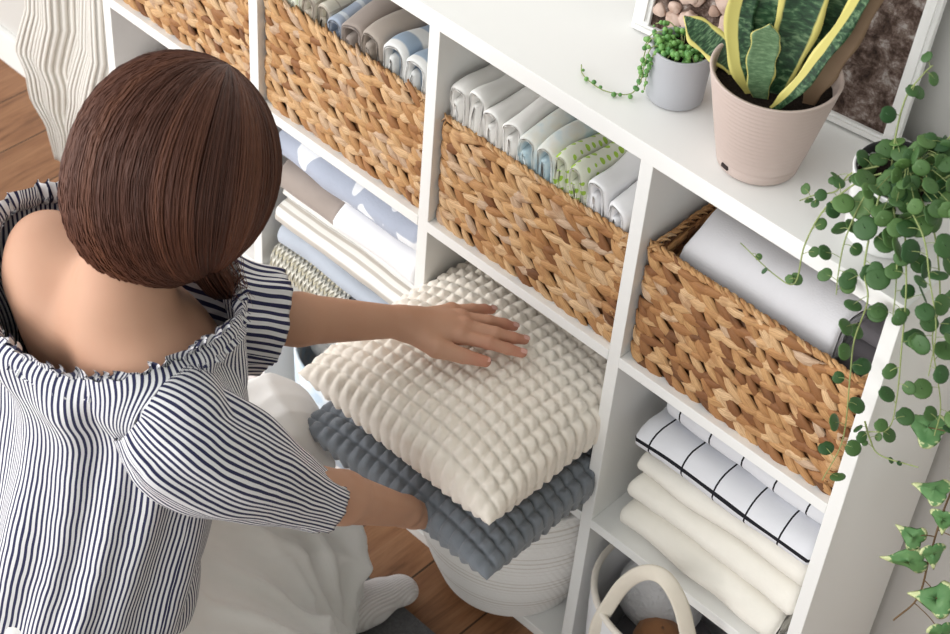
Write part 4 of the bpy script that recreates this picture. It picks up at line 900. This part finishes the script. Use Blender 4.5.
# hair: shell and strands running from the crown down and round to the right shoulder
HCN = ex_([-.333, -.480, 1.120]); HR = ex_([.122, .132, .146])
hm = NT('auburn_hair', .50, .35); hv = hm.attr('var'); hm.base(hm.ramp(hv, [(0, (.035, .013, .009)), (.5, (.095, .034, .020)), (.85, (.165, .064, .034)), (1, (.22, .092, .05))])); M['hair'] = hm.m
d0 = ex_([.02, .62, .80]); d0 /= np.linalg.norm(d0); d1 = ex_([.44, -.04, -.90]); d1 /= np.linalg.norm(d1)
axis = np.cross(d0, d1); axis /= np.linalg.norm(axis)
def hair_r(d):
    d = np.asarray(d); r = 1.0 / np.sqrt(((d / HR) ** 2).sum(-1))
    # fuller towards the nape (down and back)
    nb_ = ex_([-.14, -.82, -.55]); nb_ = nb_ / np.linalg.norm(nb_); k_ = np.clip((d @ nb_ - .45) / .55, 0, 1); r = r * (1 + .13 * k_ ** 1.5)
    return r
def hair_dir(phi, s):
    """great-circle-like path between the two gather points, swung out by phi about their axis"""
    m_ = -(d0 + d1); m_ = ex_([-.30, -.50, .1]); base_ = np.cross(axis, d0 + d1); base_ /= np.linalg.norm(base_)
    mid = (d0 + d1); 
    mid /= np.linalg.norm(mid); v = mid * math.cos(phi) + axis * math.sin(phi)
    d = (1 - s) ** 2 * d0 + 2.2 * s * (1 - s) * v * 1.0 + s ** 2 * d1
    return d / np.linalg.norm(d)
b = MB()
fluff = fluff_n = 0
th = np.linspace(.001, PI - .001, 50); ph = np.arange(80) / 80 * 2 * PI
dr = np.stack([np.outer(np.sin(th), np.cos(ph)), np.outer(np.sin(th), np.sin(ph)), np.outer(np.cos(th), np.ones(80))], -1)
face = np.clip((dr @ ex_([.1, .95, -.25])) - .62, 0, 1) * 2.2
P = HCN + dr * (hair_r(dr) * (.955 - .25 * face))[..., None]; b.grid(P, None, closed_v=True, a=.22, cap=True)
def strand(path, r0, a): b.tube(path, np.concatenate([np.linspace(r0, r0, len(path) - 3), [r0 * .8, r0 * .5, r0 * .2]]), 4, a=a, cap=False)
for k in range(3400):
    phi = random.uniform(-PI * .98, PI * .98); dep = random.uniform(.955, 1.0); jj = rng.normal(0, .03, 3); pts = []
    sh = nz(ex_([[phi, 0, 0]]), 6, 1)[0]
    e0 = random.uniform(0, .07); e1 = random.uniform(.86, .99)
    for s in np.linspace(e0, e1, 15):
        d = hair_dir(phi, s); d = d + jj * math.sin(s * PI); d /= np.linalg.norm(d)
        if d @ ex_([0, .95, -.3]) > .72 and phi > 0: pass
        rr = hair_r(d) * (dep + .004 * math.sin(phi * 40 + s * 5) + .008 * sh * s); pts.append(HCN + d * rr)
    strand(ex_(pts), random.uniform(.0006, .0011), float(np.clip(.48 + .20 * sh + .10 * math.sin(phi * 23) + random.gauss(0, .06), 0, 1)))
# the gathered length falling forward over the right shoulder
g0 = HCN + d1 * hair_r(d1) * .90
for k in range(420):
    o_ = rng.normal(0, 1, 3); o_ /= np.linalg.norm(o_); q = random.random() ** .5 * .024
    pts = smooth_path([g0 + d1 * -.03 + o_ * q * 1.2, g0 + o_ * q, g0 + ex_([-.002, .022, -.050]) + o_ * q * .9, g0 + ex_([-.018, .050, -.085]) + o_ * q * .7, g0 + ex_([-.032, .070, -.115]) + o_ * q * .6], 12)
    strand(pts, random.uniform(.0006, .0010), float(np.clip(random.gauss(.35, .15), 0, 1)))
for k in range(34):
    st_ = HCN + ex_([.085, -.01 + .03 * random.random(), -.085 + random.uniform(-.02, .02)])
    strand(smooth_path([st_, st_ + ex_([.004, .01, -.035]) + rng.normal(0, .002, 3), st_ + ex_([-.002, .02, -.070]) + rng.normal(0, .004, 3), st_ + ex_([-.012, .03, -.100]) + rng.normal(0, .006, 3)], 10), .00035, .6)
hair = b.build('hair', M['hair'])

# skirt: cloth draped over the raised left knee and the lowered right leg
sk = [cone((-.33, -.54, .33), (-.34, -.36, .27), .085, .085, .08), cone((-.26, -.52, .26), (-.26, -.36, .14), .085, .080, .08), dict(c=(-.375, -.65, .42), rad=(.150, .130, .12), k=.03), cone((-.305, -.275, .22), (-.300, -.285, .13), .062, .066, .04), cone((-.40, -.66, .36), (-.425, -.270, .405), .125, .082, .05), cone((-.425, -.270, .405), (-.345, -.255, .20), .080, .082, .05), cone((-.345, -.255, .20), (-.325, -.275, .06), .080, .080, .05),
      cone((-.31, -.67, .34), (-.16, -.44, .15), .130, .090, .06), cone((-.16, -.44, .15), (-.18, -.46, .04), .10, .11, .05), dict(c=(-.37, -.68, .28), rad=(.20, .17, .18), k=.05),
      cone((-.40, -.60, .20), (-.38, -.32, .06), .13, .10, .08), cone((-.26, -.62, .16), (-.24, -.42, .05), .13, .09, .08), cone((-.34, -.78, .12), (-.32, -.80, .02), .16, .20, .08), cone((-.43, -.29, .30), (-.46, -.33, .05), .075, .09, .05), cone((-.52, -.60, .12), (-.52, -.62, .03), .10, .14, .06)]
V5, F5 = sdf_mesh((-.80, -1.05, .0), (.02, -.13, .58), .006, sk)
q_ = V5
def ridge(x): return (1 - np.abs(np.sin(x))) ** 1.6 - .35
d5 = ridge((q_[:, 0] * .85 - q_[:, 1] * .25 + q_[:, 2] * .75) * 46 + 2.8 * nz(q_, 6, 1)) * .021 + ridge((q_[:, 0] * .35 + q_[:, 1] * .9 + q_[:, 2] * .3) * 38 + 3.4 * nz(q_, 7, 4)) * .014 + ridge((q_[:, 0] * .9 - q_[:, 1] * .4 - q_[:, 2] * .2) * 90 + 3 * nz(q_, 9, 5)) * .006 + nz(q_, 20, 2) * .004
nrm5 = np.zeros_like(V5); tri = V5[F5]; fn = np.cross(tri[:, 2] - tri[:, 0], tri[:, 3] - tri[:, 1])
for k in range(4): np.add.at(nrm5, F5[:, k], fn)
nrm5 /= np.linalg.norm(nrm5, axis=1)[:, None] + 1e-9
V5 = V5 + nrm5 * (d5 * np.clip(1.5 - q_[:, 2] * 2.4, .40, 1.1) * np.clip((-.16 - q_[:, 1]) / .06, .2, 1))[:, None]; V5[:, 2] = np.maximum(V5[:, 2], .0105)
skirt = mesh_obj('skirt', V5, F5, cloth_mat('white_viscose', (.88, .865, .85), 700, .04))
sm = skirt.modifiers.new('smooth', 'SMOOTH'); sm.iterations = 4; sm.factor = .5

# ribbed sock on the left foot
sock_m = NT('ribbed_sock', .95, .1, sheen=.2); us = sock_m.sep(sock_m.obj()); sock_m.base(sock_m.mix(sock_m.step(sock_m.math('SINE', sock_m.math('MULTIPLY', us[0], 1500.0)), -.3, .6), (.84, .80, .79), (.74, .69, .68))); sock_m.bump(sock_m.math('SINE', sock_m.math('MULTIPLY', us[0], 1500.0)), .6, .001)
foot = [cone((-.292, -.285, .13), (-.290, -.300, .075), .036, .036, .02), cone((-.290, -.320, .050), (-.272, -.200, .050), .036, .034, .03), cone((-.274, -.200, .046), (-.260, -.130, .036), .036, .026, .025),
        cone((-.262, -.175, .035), (-.282, -.150, .032), .024, .022, .02), dict(c=(-.255, -.112, .032), rad=(.026, .022, .020), k=.02)]
V4, F4 = sdf_mesh((-.36, -.40, -.005), (-.20, -.06, .28), .004, foot); V4[:, 2] = np.maximum(V4[:, 2], .0102)
sock = mesh_obj('sock', V4, F4, sock_m.m)
root_of([bodyo, hair, torso, ruffle, sl_r, sl_l, skirt, sock], 'person', (-.36, -.60, 0), 'person with auburn hair crouching in a navy striped blouse and white skirt, holding cushions', 'person')
for q in nails: q.parent = bodyo; q.matrix_parent_inverse = Matrix.Identity(4)
